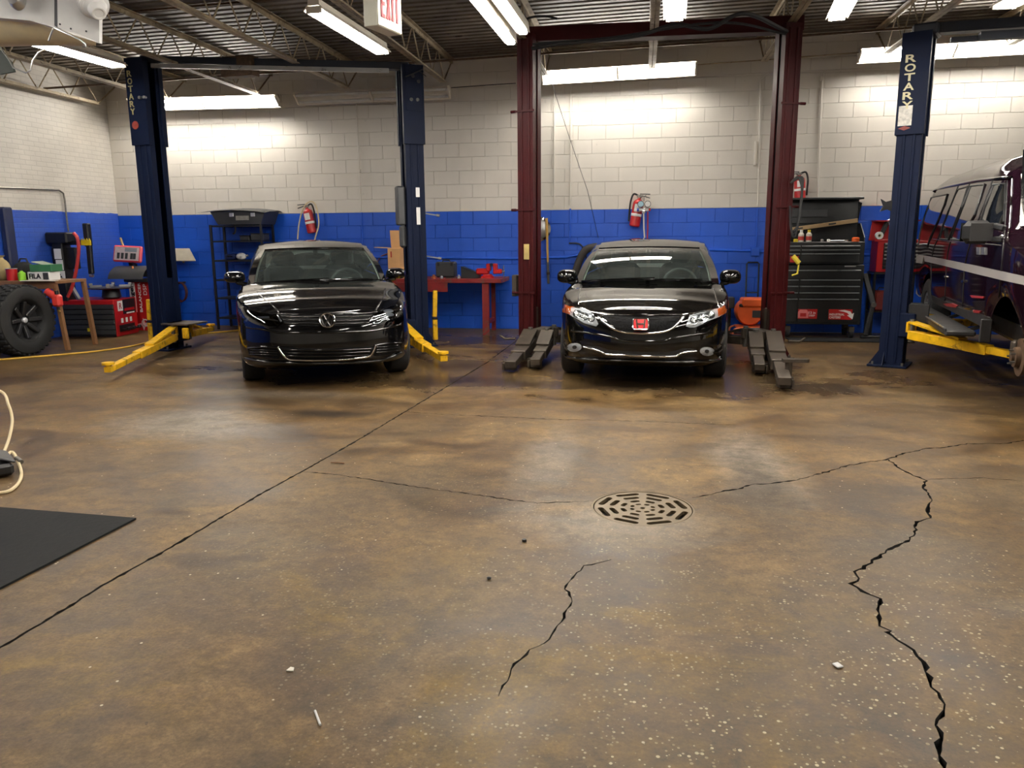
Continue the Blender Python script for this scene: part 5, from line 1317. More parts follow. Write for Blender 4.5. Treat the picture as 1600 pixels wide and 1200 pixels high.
obj('jaw_plate', MB().box((.053, 0, .195), (.012, .13, .045)), M_blackp, k); obj('jaw_plate', MB().box((.088, 0, .195), (.012, .13, .045)), M_blackp, k)
obj('spindle', MB().cyl((.2, 0, .10), (.26, 0, .10), .014, 10).cyl((.245, 0, -.06), (.245, 0, .19), .007, 8), M_steel, k)
for i, (px_, dy, lb, sz, m) in enumerate(((678, .12, 'coppery round part at the left of the red workbench top', (.035, .035, .03), mat('copper', (170, 100, 70), .35, .8)), (690, .15, 'small silver fitting on the red workbench in front of the tool case', (.03, .03, .02), M_alu), (706, .13, 'dark wrench lying on the red workbench', (.10, .012, .01), M_dkmetal), (717, .14, 'pale metal socket on the red workbench left of the parts bin', (.025, .025, .03), M_alu), (606, .2, 'small black can on the red workbench beside the left sedan mirror', (.035, .035, .05), M_blackpl))):
    o = on_bench(px_, dy)
    if sz[1] > .02: ob = obj('bench_part', MB().lathe([(sz[0], 0), (sz[0], sz[2]), (sz[0]*.6, sz[2]*1.3), (sz[0]*.55, sz[2]*1.9), (0, sz[2]*1.9)], o, (0, 0, 1), 14), m)
    else: ob = obj('wrench', MB().box(o+Vector((0, 0, .008)), (.18, .02, .012), RZ(.2), .003).lathe([(.022, 0), (.022, .012), (.01, .012), (.01, 0)], o+Vector((.09, .02, 0)), (0, 0, 1), 12, True), m)
    tag(ob, lb, 'bench part' if sz[1] > .02 else 'wrench')

# ================================================================ black rack with moulded cover
YS = WALL_Y-.30; x0 = ony(343, 400, YS).x; x1 = ony(420, 400, YS).x; zT = ony(380, 351, YS-.2).z
t = thing('storage_rack', 'black open steel rack against the blue wall left of the left sedan', 'rack', ((x0+x1)/2, YS, 0)); cx = (x0+x1)/2; w = x1-x0
for sx in (-1, 1):
    for sy in (-1, 1): obj('upright', MB().box((sx*w/2, sy*.2, zT/2), (.035, .035, zT), None, .003), M_blackp, t, smooth=0)
for z in (zT-.02, ony(380, 377, YS).z, ony(380, 407, YS).z, ony(380, 437, YS).z, ony(380, 465, YS).z, .18): obj('shelf', MB().box((0, 0, z), (w, .42, .025), None, .003), M_blackp, t, smooth=0)
o = Vector((cx+.03, YS, zT+.001)); k = thing('moulded_tray', 'black moulded tray with a flared lid on top of the steel rack', 'tray', o)
obj('tray_body', MB().prism([(-.30, 0), (.42, 0), (.50, .20), (-.42, .20)], (0, .24, .0), (1, 0, 0), (0, 0, 1), .48), M_dkgrey, k, smooth=0)
P = [[Vector((x, y, .20+.05*(1-abs((x+.05)/.62)**2)+ (.02 if y > 0 else 0)-.03*abs(y/.32)**2)) for y in (-.32, -.16, 0, .16, .32)] for x in [-.66+.12*i for i in range(11)]]
obj('tray_lid', MB().grid(P), M_dkgrey, k, smooth=60)
for sx in (-.06, .30): obj('latch', MB().box((sx, -.245, .15), (.07, .02, .06), None, .004), M_alu, k, smooth=0)
obj('label', MB().box((.12, -.246, .10), (.22, .012, .07), None, .003), mat('grey_label', (150, 148, 140), .5, var=.2, scale=30), k, smooth=0)
obj('hanging_strap', MB().tube(catmull([(-.02, -.24, -.01), (.0, -.26, -.07), (-.02, -.26, -.13), (-.05, -.26, -.14)], 14), .014, 6), M_rubber, k)
zs = ony(380, 407, YS).z+.014; o = Vector((ony(377, 400, YS-.1).x, YS-.1, zs)); k = thing('fluid_jug', 'white plastic jug lying on the middle shelf of the black rack', 'jug', o)
obj('jug_body', MB().ell((0, 0, .055), (.085, .06, .055), 18, 10), M_wlabel, k); obj('cap', MB().cyl((.075, 0, .06), (.115, 0, .07), .018, 10), M_alu, k)
zs = ony(380, 377, YS).z+.014
for i, (dx, s, lb) in enumerate(((.30, (.22, .2, .10), 'dark box on the upper shelf of the black rack'), (.08, (.16, .2, .07), 'low black case on the upper shelf of the black rack'))):
    k = thing('storage_box', lb, 'box', (cx+dx, YS, zs)); obj('box_body', MB().box((0, 0, s[2]/2), s, None, .008), M_dkgrey, k); obj('box_lid', MB().box((0, 0, s[2]+.006), (s[0]+.012, s[1]+.012, .012), None, .003), M_blackpl, k)
zs = ony(380, 407, YS).z+.014; k = thing('drill_case', 'dark blue tool case on the middle shelf of the black rack', 'case', (cx-.22, YS+.05, zs)); obj('case_shell', MB().box((0, 0, .045), (.18, .2, .09), None, .015), mat('dark_blue_plastic', (16, 34, 84), .5), k); obj('handle', MB().tube([(-.04, -.10, .05), (-.03, -.13, .06), (.03, -.13, .06), (.04, -.10, .05)], .008, 6), M_blackpl, k)
o = Vector((cx+.02, YS-.05, .20)); k = thing('black_bucket', 'black bucket on the bottom shelf of the black rack', 'bucket', o); obj('bucket_body', MB().lathe([(.12, 0), (.15, .22), (.14, .22), (.11, .01), (0, .01)], (0, 0, 0), (0, 0, 1), 24), M_blackpl, k); obj('handle', MB().tube([(.15*cos(a), -.02, .20+.10*sin(a)) for a in [pi*i/12 for i in range(13)]], .005, 6), M_steel, k)
# grey sheet metal awning on wall, red hose reel
yy = WALL_Y-.02; a, b, c_, d_ = ony(270, 388, yy), ony(296, 388, yy), ony(306, 407, yy-.28), ony(268, 407, yy-.28)
t = thing('metal_awning', 'grey trapezoid sheet metal ledge fixed to the blue wall right of the left blue post', 'ledge', (a+b)/2)
u = Vector((0, 0, -.012)); mb = MB().add([a, b, c_, d_, a+u, b+u, c_+u, d_+u], [(0, 1, 2, 3), (7, 6, 5, 4), (0, 4, 5, 1), (1, 5, 6, 2), (2, 6, 7, 3), (3, 7, 4, 0)]); obj('panel', mb, mat('dull_grey_sheet', (150, 142, 124), .5, var=.15), t, True, smooth=0)
obj('bracket', MB().beam((a+b)/2+Vector((0, 0, -.18)), (c_+d_)/2+Vector((0, 0, -.03)), .03, .02), M_dkmetal, t, True, smooth=0)
o = ony(284, 456, WALL_Y-.12); t = thing('hose_coil', 'coiled dark red hose hanging on the blue wall behind the left blue post', 'hose', o)
for k in range(3): obj('hose_loop', MB().tube([Vector((.10*cos(a)*(1+.05*k), -.03*k, .15*sin(a)*(1+.04*k))) for a in [2*pi*i/28 for i in range(28)]], .011, 6, True), mat('dark_red_hose', (74, 26, 24), .6), t)
obj('hook', MB().box((0, .05, .15), (.04, .12, .03)), M_dkmetal, t)

# ================================================================ tyre changer
c0 = onz(183, 527); c1 = onz(100, 527); c2 = onz(217, 520)
ax = Vector((c1.x-c0.x, c1.y-c0.y, 0)); LL = ax.length; ax.normalize(); ay = Vector((-ax.y, ax.x, 0))*-1
if ay.y < 0: ay = -ay
HT = ony(183, 469, c0.y).z; DP = .62
t = thing('tyre_changer', 'red tyre changing machine with black ribbed cabinet in the left corner', 'tyre changer', (c0+ax*LL/2+ay*DP/2)); W = lambda u, v, z: Vector((c0.x, c0.y, 0))+ax*u+ay*v+Vector((0, 0, z))
R = Matrix((ax, ay, Vector((0, 0, 1)))).transposed(); 
if R.determinant() < 0: R = Matrix((-ax, ay, Vector((0, 0, 1)))).transposed()
obj('cabinet', MB().box(W(LL/2, DP/2, HT/2), (LL, DP, HT), R, .01), M_red, t, True, smooth=0)
for i in range(6): obj('ribbed_panel', MB().box(W(LL/2, -.008, .035+(HT-.10)*(i+.5)/6), (LL-.02, .022, (HT-.10)/6-.012), R, .006), M_dkgrey, t, True, smooth=0)
obj('panel_back', MB().box(W(LL/2, .002, HT/2-.03), (LL-.01, .01, HT-.07), R), M_blackpl, t, True, smooth=0)
obj('warning_label', MB().box(W(LL*.47, -.022, .115), (.09, .006, .05), R), mat('yellow_label', (206, 190, 30), .5), t, True, smooth=0)
ex = -ax
def endp(v, z, w, h, m, nm, off=.004): return obj(nm, MB().box(W(-off, v, z), (.006, w, h), R, 0), m, t, True, smooth=0)
endp(.16, HT*.82, .13, .15, M_wlabel, 'logo_plate'); endp(.40, HT*.78, .34, .22, M_blackpl, 'picture_label'); endp(.40, HT*.70, .28, .04, M_red, 'picture_label', .006); endp(.42, HT*.60, .22, .02, M_wlabel, 'picture_label', .006)
text('logo_letter', 'R', W(-.009, .16, HT*.82), ay, (0, 0, 1), .07, .09, M_red, t, .002)
for v in (.18, .30, .42): endp(v, HT*.42, .05, .07, M_wlabel, 'arrow_mark')
for v in (.15, .3, .45): obj('foot_pedal', MB().box(W(-.05, v, .10), (.14, .06, .02), R, .004).box(W(-.11, v, .12), (.03, .08, .04), R, .008), M_blackp, t, True, smooth=0)
endp(.3, .12, .42, .10, M_blackp, 'pedal_slot')
tc = W(.22, .34, HT); obj('turntable', MB().lathe([(.10, 0), (.14, .02), (.12, .14), (.30, .15), (.32, .165), (.30, .175), (0, .175)], tc, (0, 0, 1), 32), M_blackp, t, True)
for k in range(4): a = pi/2*k+.5; obj('clamp_jaw', MB().beam(tc+Vector((cos(a)*.12, sin(a)*.12, .19)), tc+Vector((cos(a)*.28, sin(a)*.28, .19)), .06, .03, ch=.004).box(tc+Vector((cos(a)*.27, sin(a)*.27, .215)), (.05, .05, .04), RZ(a), .006), M_alu, t, True)
cp = ony(105, 462, c0.y+.02); ch = ony(104, 363, cp.y).z
obj('column', MB().box((cp.x, cp.y, (HT+ch)/2-.02), (.17, .20, ch-HT), None, .012), M_blackp, t, True)
obj('column_head', MB().box((cp.x+.03, cp.y-.02, ch-.08), (.36, .24, .16), None, .02).box((cp.x+.02, cp.y+.03, ch-.38), (.42, .10, .32), None, .01), M_blackp, t, True)
zA = ony(104, 388, cp.y-.12).z; zBm = ony(104, 440, cp.y-.12).z
for i in range(3): obj('caution_label', MB().box((cp.x+.01+.012*i, cp.y-.106, zA-(zA-zBm)*(i+.5)/3), (.115, .006, (zA-zBm)/3-.012)), M_wlabel, t, True, smooth=0)
for dx, dz in ((-.02, .03), (.02, -.03), (0, .0)): obj('caution_symbol', MB().cyl((cp.x+.03+dx, cp.y-.109, zBm+.07+dz), (cp.x+.03+dx, cp.y-.112, zBm+.07+dz), .015, 10), M_blackp, t, True)
P = [ony(*p, cp.y-.14) for p in [(115, 364), (121, 372), (123, 390), (121, 410), (117, 432), (112, 450), (106, 464)]]
obj('air_hose', MB().tube(catmull(P, 36), .024, 10), mat('coral_hose', (206, 62, 58), .45, var=.08), t, True)
obj('support_strut', MB().beam(ony(112, 448, cp.y-.1), ony(124, 468, cp.y-.1), .06, .03), M_alu, t, True, smooth=0)
P0 = ony(135, 352, cp.y); P1_ = ony(143, 428, cp.y-.05)
hp = obj('helper_arm', MB().box(P0+Vector((0, 0, -.14)), (.09, .09, .34), None, .015).beam(P0+Vector((.01, 0, -.2)), P1_, .075, .06, (0, 1, 0), .01).beam(Vector((cp.x, cp.y, P0.z-.25)), P0+Vector((0, 0, -.25)), .07, .07, ch=.01), M_blackp, t, True)
obj('hazard_band', MB().box(P0+Vector((0, -.05, -.26)), (.16, .012, .06)).prism([(-.08, .03), (-.06, .07), (-.04, .03), (-.02, .07), (0, .03), (.02, .07), (.04, .03), (.06, .07), (.08, .03)], P0+Vector((0, -.044, -.26)), (1, 0, 0), (0, 0, 1), .012), mat('hazard_yellow', (214, 190, 20), .45), hp, True, smooth=0)
obj('roller', MB().cyl(P1_+Vector((-.03, 0, -.02)), P1_+Vector((.03, 0, -.03)), .022, 12), M_alu, hp, True)

# ================================================================ wheel balancer
YBal = c0.y+.82; bl = ony(208, 515, YBal); br_ = ony(252, 515, YBal); zt2 = ony(215, 440, YBal).z; wB = br_.x-bl.x
t = thing('wheel_balancer', 'red wheel balancer with a tilted display behind the left blue post', 'wheel balancer', ((bl.x+br_.x)/2, YBal, 0)); X0 = -wB/2
obj('cabinet', MB().prism([(X0, 0), (-X0, 0), (-X0, zt2), (X0, zt2)], (0, .5, 0), (1, 0, 0), (0, 0, 1), .5), M_red, t, smooth=0)
obj('name_plate', MB().prism([(0, 0), (.10, 0), (.10, zt2*.60), (0, zt2*.60), (0, .10)], (X0+.01, -.004, zt2*.38), (1, 0, 0), (0, 0, 1), .004), M_wlabel, t, smooth=0)
bp_ = Vector(t.location)
text('name_lettering', 'Ranger', bp_+Vector((X0+.065, -.012, zt2*.70)), (0, 0, 1), (-1, 0, 0), zt2*.50, .085, M_blackp, t, .002, bold=.02)
text('side_lettering', 'BALANCER', bp_+Vector((X0+.185, -.004, zt2*.68)), (0, 0, 1), (-1, 0, 0), zt2*.60, .045, M_wlabel, t, .002, bold=.02)
text('side_lettering', 'DSP', bp_+Vector((X0+.28, -.004, zt2*.84)), (0, 0, 1), (-1, 0, 0), zt2*.22, .06, M_wlabel, t, .002)
text('side_lettering', 'G', bp_+Vector((X0+.22, -.004, zt2*.16)), (1, 0, 0), (0, 0, 1), .10, .12, M_wlabel, t, .002)
obj('light_bar', MB().box((X0+.06, -.006, .10), (.028, .01, .19)), M_wlabel, t, smooth=0)
obj('star_mark', MB().prism([(-.12, 0), (-.03, .02), (0, .1), (.03, .02), (.12, 0), (.03, -.02), (0, -.1), (-.03, -.02)], (X0+.20, -.003, zt2*.13), (1, 0, 0), (0, 0, 1), .003), mat('pale_pink_mark', (220, 170, 170), .5), t, smooth=0)
zg = ony(210, 417, YBal).z
P = [[Vector((x, -.05+.30*sin(a), zt2+.02+(zg-zt2)*max(0, cos(a)))) for a in [radians(-80+16*i) for i in range(11)]] for x in [X0-.10+(wB+.1)*i/8 for i in range(9)]]
obj('wheel_guard', MB().grid(P), M_dkgrey, t, smooth=60)
obj('tool_tray', MB().box((0, .15, zt2+.02), (wB+.06, .45, .05), None, .01), M_dkgrey, t, smooth=0)
sp_ = ony(208, 425, YBal-.20)-bp_; obj('shaft_cone', MB().lathe([(.05, 0), (.05, .05), (.028, .09), (.016, .10), (.016, .15), (0, .15)], sp_+Vector((0, 0, -.06)), (0, 0, 1), 18), mat('orange_cone', (224, 142, 84), .5), t)
dc = ony(200, 397, YBal-.05)-bp_; tl = Matrix.Rotation(radians(-12), 3, 'X') @ Matrix.Rotation(radians(3), 3, 'Y'); dw = ony(222, 397, YBal).x-ony(178, 397, YBal).x; dh = ony(200, 385, YBal).z-ony(200, 411, YBal).z
dp = obj('display_panel', MB().box(dc, (dw, .06, dh), tl, .02), mat('pink_red_bezel', (214, 62, 78), .4, var=.06), t)
obj('display_face', MB().box(dc+tl @ Vector((0, -.031, 0)), (dw*.86, .006, dh*.80), tl), mat('pale_display', (206, 190, 190), .4, var=.15, scale=20), dp, smooth=0)
obj('readout', MB().box(dc+tl @ Vector((.07, -.036, dh*.24)), (dw*.42, .004, dh*.24), tl), mat('grey_readout', (140, 150, 158), .4), dp, smooth=0)
for k, ux_ in enumerate((-.14, -.07, 0, .09, .14)): obj('display_button', MB().box(dc+tl @ Vector((ux_, -.036, -dh*.14)), (.045, .004, dh*.36), tl), M_dkgrey, dp, smooth=0)
obj('display_post', MB().beam(dc+Vector((0, .04, -dh*.3)), Vector((dc.x, dc.y+.14, zt2)), .06, .05).beam(dc+Vector((.03, -.0, -dh*.4)), sp_+Vector((0, .1, .1)), .03, .03), M_blackp, t, smooth=0)
obj('measuring_rod', MB().beam(dc+Vector((-.10, .05, dh*.4)), dc+Vector((-.14, .05, dh*.4+.15)), .03, .02), mat('tan_wood', (176, 150, 100), .6), t, smooth=0)

# ================================================================ brown bench at the left with small things
YL = 9.15; xr = ony(88, 445, YL).x; zL = ony(60, 439, YL).z; xl = -8.67; BWD = xr-xl
t = thing('wooden_bench', 'brown wooden bench at the left behind the big off-road tyre', 'bench', ((xl+xr)/2, YL+.28, 0)); bo = Vector(t.location)
obj('bench_top', MB().box((0, 0, zL-.02), (BWD, .6, .04), None, .004), M_wood, t, smooth=0)
obj('front_rail', MB().box((0, -.285, zL-.07), (BWD-.02, .03, .07), None, .003), M_wood, t, smooth=0)
for sx in (-BWD/2+.03, BWD/2-.03):
    for sy in (-.27, .27): obj('leg', MB().beam((sx, sy, zL-.04), (sx+(.08 if sx > 0 else 0), sy, 0), .05, .05, (0, 1, 0)), M_wood, t, smooth=0)
def onL(px_, dy=.1): q = ony(px_, 438, YL+dy); return Vector((q.x, YL+dy, zL+.001))
def wpx(a, b, dy=.1): return ony(b, 430, YL+dy).x-ony(a, 430, YL+dy).x
o = onL(61, .12); k = thing('shoe_box', 'white shoe box lettered FILA on the brown bench', 'box', o); w_ = wpx(44, 78); h_ = ony(60, 425, o.y).z-zL
obj('box_body', MB().box((0, .10, h_/2), (w_, .2, h_), None, .003), M_wlabel, k, smooth=0); text('box_lettering', 'FILA', o+Vector((-w_*.16, -.001, h_*.5)), (1, 0, 0), (0, 0, 1), w_*.54, h_*.62, M_blackp, k, .003, bold=.03)
obj('dark_panel', MB().box((w_*.33, -.001, h_*.5), (w_*.24, .004, h_*.8)), M_dkgrey, k, smooth=0)
o2 = o+Vector((.0, .12, h_+.001)); k = thing('green_box', 'green cardboard box lying on the white shoe box', 'box', o2+Vector((.03, 0, 0))); h2 = ony(62, 413, o2.y).z-o2.z
obj('box_body', MB().box((0, 0, h2/2), (w_*.92, .24, h2), RZ(.08), .004), mat('green_card', (44, 100, 62), .7, var=.1), k, smooth=0); obj('lid_flap', MB().prism([(-.13, 0), (.10, -.05), (.10, -.045), (-.13, .012)], (0, .1, h2+.03), (1, 0, 0), (0, 0, 1), .2), mat('pale_flap', (150, 160, 140), .7), k, smooth=0)
o = onL(20, .12); k = thing('red_can', 'red coffee can on the brown bench beside the shoe box', 'can', o); r_ = wpx(13, 27)/2; h_ = ony(20, 420, o.y).z-zL
obj('can_body', MB().lathe([(r_, 0), (r_, h_), (r_*.92, h_), (r_*.9, .02), (0, .02)], (0, 0, 0), (0, 0, 1), 22), M_red, k); obj('can_rim', MB().tube([(r_*cos(2*pi*i/22), r_*sin(2*pi*i/22), h_) for i in range(22)], .005, 6, True), M_alu, k)
o = onL(35, .08); k = thing('green_bottle', 'small lime green bottle on the brown bench', 'bottle', o); h_ = ony(35, 423, o.y).z-zL; obj('bottle_body', MB().lathe([(.045, 0), (.048, .02), (.048, h_*.75), (.02, h_*.9), (.02, h_)], (0, 0, 0), (0, 0, 1), 18), mat('lime_plastic', (130, 190, 50), .4), k); obj('cap', MB().cyl((0, 0, h_), (0, 0, h_+.025), .022, 12), M_blackpl, k)
o = onL(40, .33); k = thing('tool_bag', 'dark lumpy tool bag at the back of the brown bench', 'bag', o); obj('bag_body', MB().ell((0, 0, .12), (.17, .10, .12), 18, 10).ell((.10, 0, .09), (.12, .09, .09), 14, 8), mat('dark_canvas', (34, 36, 34), .85, var=.2), k); obj('handle', MB().tube([(-.08, 0, .2), (-.04, 0, .28), (.05, 0, .28), (.08, 0, .2)], .012, 6), M_rubber, k)
o = onL(70, .05); tag(obj('paper_strip', MB().box((o.x, o.y-.1, zL+.006), (.5, .08, .008), RZ(.03), .002), M_paleplastic, smooth=0), 'pale strip lying along the front edge of the brown bench', 'strip')
# red hydraulic unit under the bench
o = ony(83, 470, YL-.10); k = thing('hydraulic_pump', 'red hydraulic pump hanging at the right leg of the brown bench', 'pump', Vector((o.x, YL-.06, o.z)))
obj('pump_body', MB().cyl((-.11, 0, .12), (-.0, 0, .05), .05, 14).box((.03, 0, 0), (.12, .10, .16), None, .025), mat('coral_red', (196, 54, 46), .45), k); obj('fitting', MB().cyl((.03, 0, .08), (.03, 0, .13), .025, 12).cyl((.03, 0, -.08), (.03, 0, -.12), .018, 12), M_blackp, k); obj('nozzle', MB().cyl((.03, -.0, -.12), (.05, 0, -.15), .012, 8), mat('brass', (170, 140, 70), .35, .8), k)

# ================================================================ big tyres at the left edge
M_rimb = mat('matt_black_rim', (14, 14, 15), .7); M_rims = mat('satin_black_spoke', (34, 34, 35), .4)
def big_wheel(name, label, c, R, w, axis, tilt=0.0):
    t = thing(name, label, 'tyre', (c[0], c[1], c[2]-R)); t.rotation_euler = (0, 0, math.atan2(axis[1], axis[0])); L0 = Vector((0, 0, R))
    obj('tyre_carcass', MB().lathe([(R*.56, -w*.40), (R*.62, -w*.47), (R*.80, -w*.5), (R*.93, -w*.45), (R*.965, -w*.36), (R*.965, w*.36), (R*.93, w*.45), (R*.80, w*.5), (R*.62, w*.47), (R*.56, w*.40)], L0, (1, 0, 0), 48, True), M_tread, t)
    nb = 34
    for k in range(nb):
        a = 2*pi*k/nb
        for row, off in ((-.30, 0), (-.10, .5), (.10, 0), (.30, .5)):
            a2 = a+off*2*pi/nb; M2 = Matrix.Rotation(a2, 3, 'X'); 
            o = obj('tread_block', TB, M_tread, t); o.location = L0+M2 @ Vector((row*w, 0, R*.975)); o.rotation_euler = (a2, 0, .25 if row > 0 else -.25)
    rm = obj('rim', MB().lathe([(R*.57, w*.44), (R*.60, w*.47), (R*.55, w*.40), (R*.50, w*.2), (R*.18, w*.12), (R*.15, w*.22), (0, w*.22)], L0, (1, 0, 0), 40, False, False), M_rimb, t)
    for k in range(8):
        a = 2*pi*k/8; v = Vector((0, cos(a), sin(a))); obj('spoke', MB().beam(L0+Vector((w*.20, 0, 0))+v*R*.15, L0+Vector((w*.34, 0, 0))+v*R*.53, .05, .05, (1, 0, 0), .008), M_rims, rm)
    obj('hub_cap', MB().lathe([(.035, w*.2), (.035, w*.30), (.02, w*.33), (0, w*.335)], L0, (1, 0, 0), 16), mat('silver_cap', (210, 210, 212), .35, .3), rm)
    return t
TB = MB().box((0, 0, 0), (.075, .052, .03), None, .006).mesh('tread_block', M_tread, 0)
Rw = .45; cB = ony(46, 500, 8.72)
big_wheel('offroad_tyre', 'large black off-road tyre on a black rim standing at the left edge', (cB.x-.15, 8.72, Rw), Rw, .33, (1, -.05))
big_wheel('offroad_tyre', 'second off-road tyre standing behind the large one at the far left edge', (-8.50, 8.1, .55), .55, .30, (1, .02))
o = Vector((ony(5, 415, YL+.2).x, YL+.2, zL)); k = thing('sack', 'beige sack standing on the brown bench at the far left edge', 'sack', o); obj('sack_body', MB().ell((-.03, 0, .14), (.12, .10, .15), 16, 10), mat('beige_cloth', (170, 150, 104), .85, var=.15), k); obj('sack_tie', MB().lathe([(.05, 0), (.03, .03), (.06, .06)], (-.03, 0, .27), (0, 0, 1), 14), mat('beige_cloth', (170, 150, 104)), k)

# ================================================================ orange air mover
Y0 = WALL_Y-.80; xl = ony(1147, 500, Y0).x; xr = ony(1192, 500, Y0).x; w = xr-xl+.06
t = thing('air_mover', 'orange carpet blower on the floor left of the right maroon post', 'blower', ((xl+xr)/2+.03, Y0+.15, 0)); hz = ony(1170, 467, Y0).z
obj('fan_housing', MB().lathe([(.0, -.16), (.17, -.16), (.19, -.13), (.19, .13), (.17, .16), (0, .16)], (.0, .1, hz-.20), (0, -1, 0), 30), M_orange, t)
obj('outlet', MB().box((.06, .05, hz-.06), (w*.80, .30, .12), None, .02), M_orange, t); obj('cord_wrap', MB().box((.02, -.06, hz-.10), (w*.78, .06, .045), None, .015), M_blackpl, t)
obj('rating_label', MB().box((.10, -.068, hz-.22), (.14, .008, .10)), M_dkgrey, t, smooth=0)
obj('base_tray', MB().box((.03, 0, .15), (w*.95, .40, .03), None, .01), M_orange, t, smooth=0)
x_ = -w/2; obj('stand_tube', MB().tube(catmull([(w/2, -.2, .145), (x_+.06, -.2, .145), (x_+.0, -.2, .12), (x_-.02, -.2, .08), (x_, -.2, .035), (x_+.06, -.2, .014), (w/2, -.2, .014)], 40), .013, 8), mat('pale_orange_tube', (220, 120, 80), .4), t)
obj('stand_tube', MB().tube(catmull([(w/2, .2, .145), (x_+.06, .2, .145), (x_-.02, .2, .08), (x_+.06, .2, .014), (w/2, .2, .014)], 30), .013, 8), MATS['pale_orange_tube'], t)
# hand truck frame, small dark stand
a = ony(1167, 410, WALL_Y-.1); b = ony(1186, 410, WALL_Y-.1); t = thing('hand_truck', 'thin black hand truck frame leaning on the blue wall above the orange blower', 'hand truck', (a.x, WALL_Y-.1, 0))
obj('frame', MB().tube([(0, -.12, .06), (0, 0, a.z-.02), (.02, 0, a.z), (b.x-a.x-.02, 0, a.z), (b.x-a.x, 0, a.z-.02), (b.x-a.x, -.12, .06)], .012, 8), M_blackp, t); obj('cross_bar', MB().cyl((0, -.05, .6), (b.x-a.x, -.05, .6), .010, 8), M_blackp, t); obj('toe_plate', MB().box(((b.x-a.x)/2, -.20, .02), (.28, .2, .012)), M_blackp, t)
for sx in (0, b.x-a.x): obj('wheel', MB().lathe([(.03, -.02), (.06, -.025), (.06, .025), (.03, .02)], (sx, -.10, .06), (1, 0, 0), 18), M_rubber, t)
o = ony(1139, 500, WALL_Y-.25); t = thing('small_stand', 'small dark equipment stand beside the right sedan mirror', 'stand', (o.x, o.y, 0)); hz = ony(1141, 464, o.y).z
obj('case', MB().box((0, 0, hz-.08), (.12, .2, .16), None, .01), M_dkgrey, t, smooth=0); obj('post', MB().cyl((0, 0, .02), (0, 0, hz-.16), .025, 10), M_dkmetal, t); obj('foot', MB().lathe([(.13, 0), (.12, .02), (.03, .03)], (0, 0, 0), (0, 0, 1), 20), M_dkmetal, t)

# ================================================================ black rolling tool chest
YT = WALL_Y-.62; xl = ony(1222, 480, YT).x; xr = ony(1346, 480, YT).x; w = xr-xl; zc = ony(1290, 508, YT).z
Z = lambda py: ony(1290, py, YT).z
t = thing('tool_chest', 'large black rolling tool chest with raised lid and red stickers', 'tool chest', ((xl+xr)/2, YT+.24, 0)); M_tc = mat('black_tool_chest', (20, 22, 23), .38, var=.12)
X = lambda px_: ony(px_, 450, YT).x-(xl+xr)/2
obj('lower_cabinet', MB().box((0, 0, (Z(507)+Z(414))/2), (w, .48, Z(414)-Z(507)), None, .008), M_tc, t, smooth=0)
obj('upper_cabinet', MB().box((.01, 0, (Z(413)+Z(378))/2), (w-.04, .44, Z(378)-Z(413)), None, .008), M_tc, t, smooth=0)
obj('top_tray', MB().box((.01, .20, (Z(378)+Z(349))/2), (w-.04, .03, Z(349)-Z(378)), None, .004), M_tc, t, smooth=0)
for sx in (-1, 1): obj('tray_side', MB().prism([(-.21, 0), (.21, 0), (.21, Z(349)-Z(378)), (.05, Z(349)-Z(378)), (-.21, .06)], (.01+sx*(w/2-.03)-.006, 0, Z(378)), (0, 1, 0), (0, 0, 1), .012), M_tc, t, smooth=0)
def drawer(x0, x1, pt, pb, y=-.24, nm='drawer'):
    d = obj(nm, MB().box(((x0+x1)/2, y-.006, (Z(pt)+Z(pb))/2), (x1-x0-.012, .016, Z(pt)-Z(pb)-.008), None, .004), M_tc, t, smooth=0)
    obj('handle', MB().box(((x0+x1)/2, y-.022, Z(pt)-.014), (x1-x0-.02, .024, .016), None, .004), mat('dark_grip', (108, 112, 114), .3), d, smooth=0)
a, b, c_ = X(1224), X(1248), X(1344)
for pt, pb in ((383, 389), (389, 395), (395, 411)): drawer(b, c_-.03, pt, pb, -.22); drawer(a+.03, b, pt, pb, -.22)
for pt, pb in ((421, 436), ): drawer(a, c_, pt, pb)
for pt, pb in ((436, 446), (446, 456), (456, 466), (466, 504)): drawer(b, c_, pt, pb); drawer(a, b, pt, pb)
obj('brand_strip', MB().box((X(1326), -.245, Z(416)), (.15, .006, .018)), M_alu, t, smooth=0)
lz = Z(310); lid = obj('lid', MB().box((.01, .22, (lz+Z(349))/2), (w-.05, .03, lz-Z(349)), Matrix.Rotation(radians(-6), 3, 'X'), .006).box((.01, .14, lz+.01), (w-.02, .22, .03), None, .006), M_tc, t, smooth=0)
for sx in (-1, 1): obj('lid_side', MB().prism([(0, 0), (-.16, .28), (0, .30)], (.01+sx*(w/2-.04), .21, Z(349)), (0, 1, 0), (0, 0, 1), .01), M_tc, lid, smooth=0)
obj('lid_label', MB().box((X(1265), .17, Z(332)), (.52, .006, .10)), M_dkgrey, lid, smooth=0)
for sx in (-1, 1):
    for sy in (-.17, .17): cw = obj('caster', MB().cyl((sx*(w/2-.10)-.025, sy, .065), (sx*(w/2-.10)+.025, sy, .065), .065, 18), M_rubber, t); obj('caster_fork', MB().box((sx*(w/2-.10), sy, .12), (.07, .10, .07)), M_dkmetal, cw)
tp = Vector(t.location)
def sticker(px0, px1, py0, py1): return obj('sticker', MB().box(((X(px0)+X(px1))/2, -.258, (Z(py0)+Z(py1))/2), (X(px1)-X(px0), .004, Z(py0)-Z(py1)), None), M_red, t, smooth=0)
s1 = sticker(1249, 1279, 483, 498); s2 = sticker(1297, 1334, 483, 499); s3 = sticker(1232, 1245, 400, 410); s3.location.y = .02
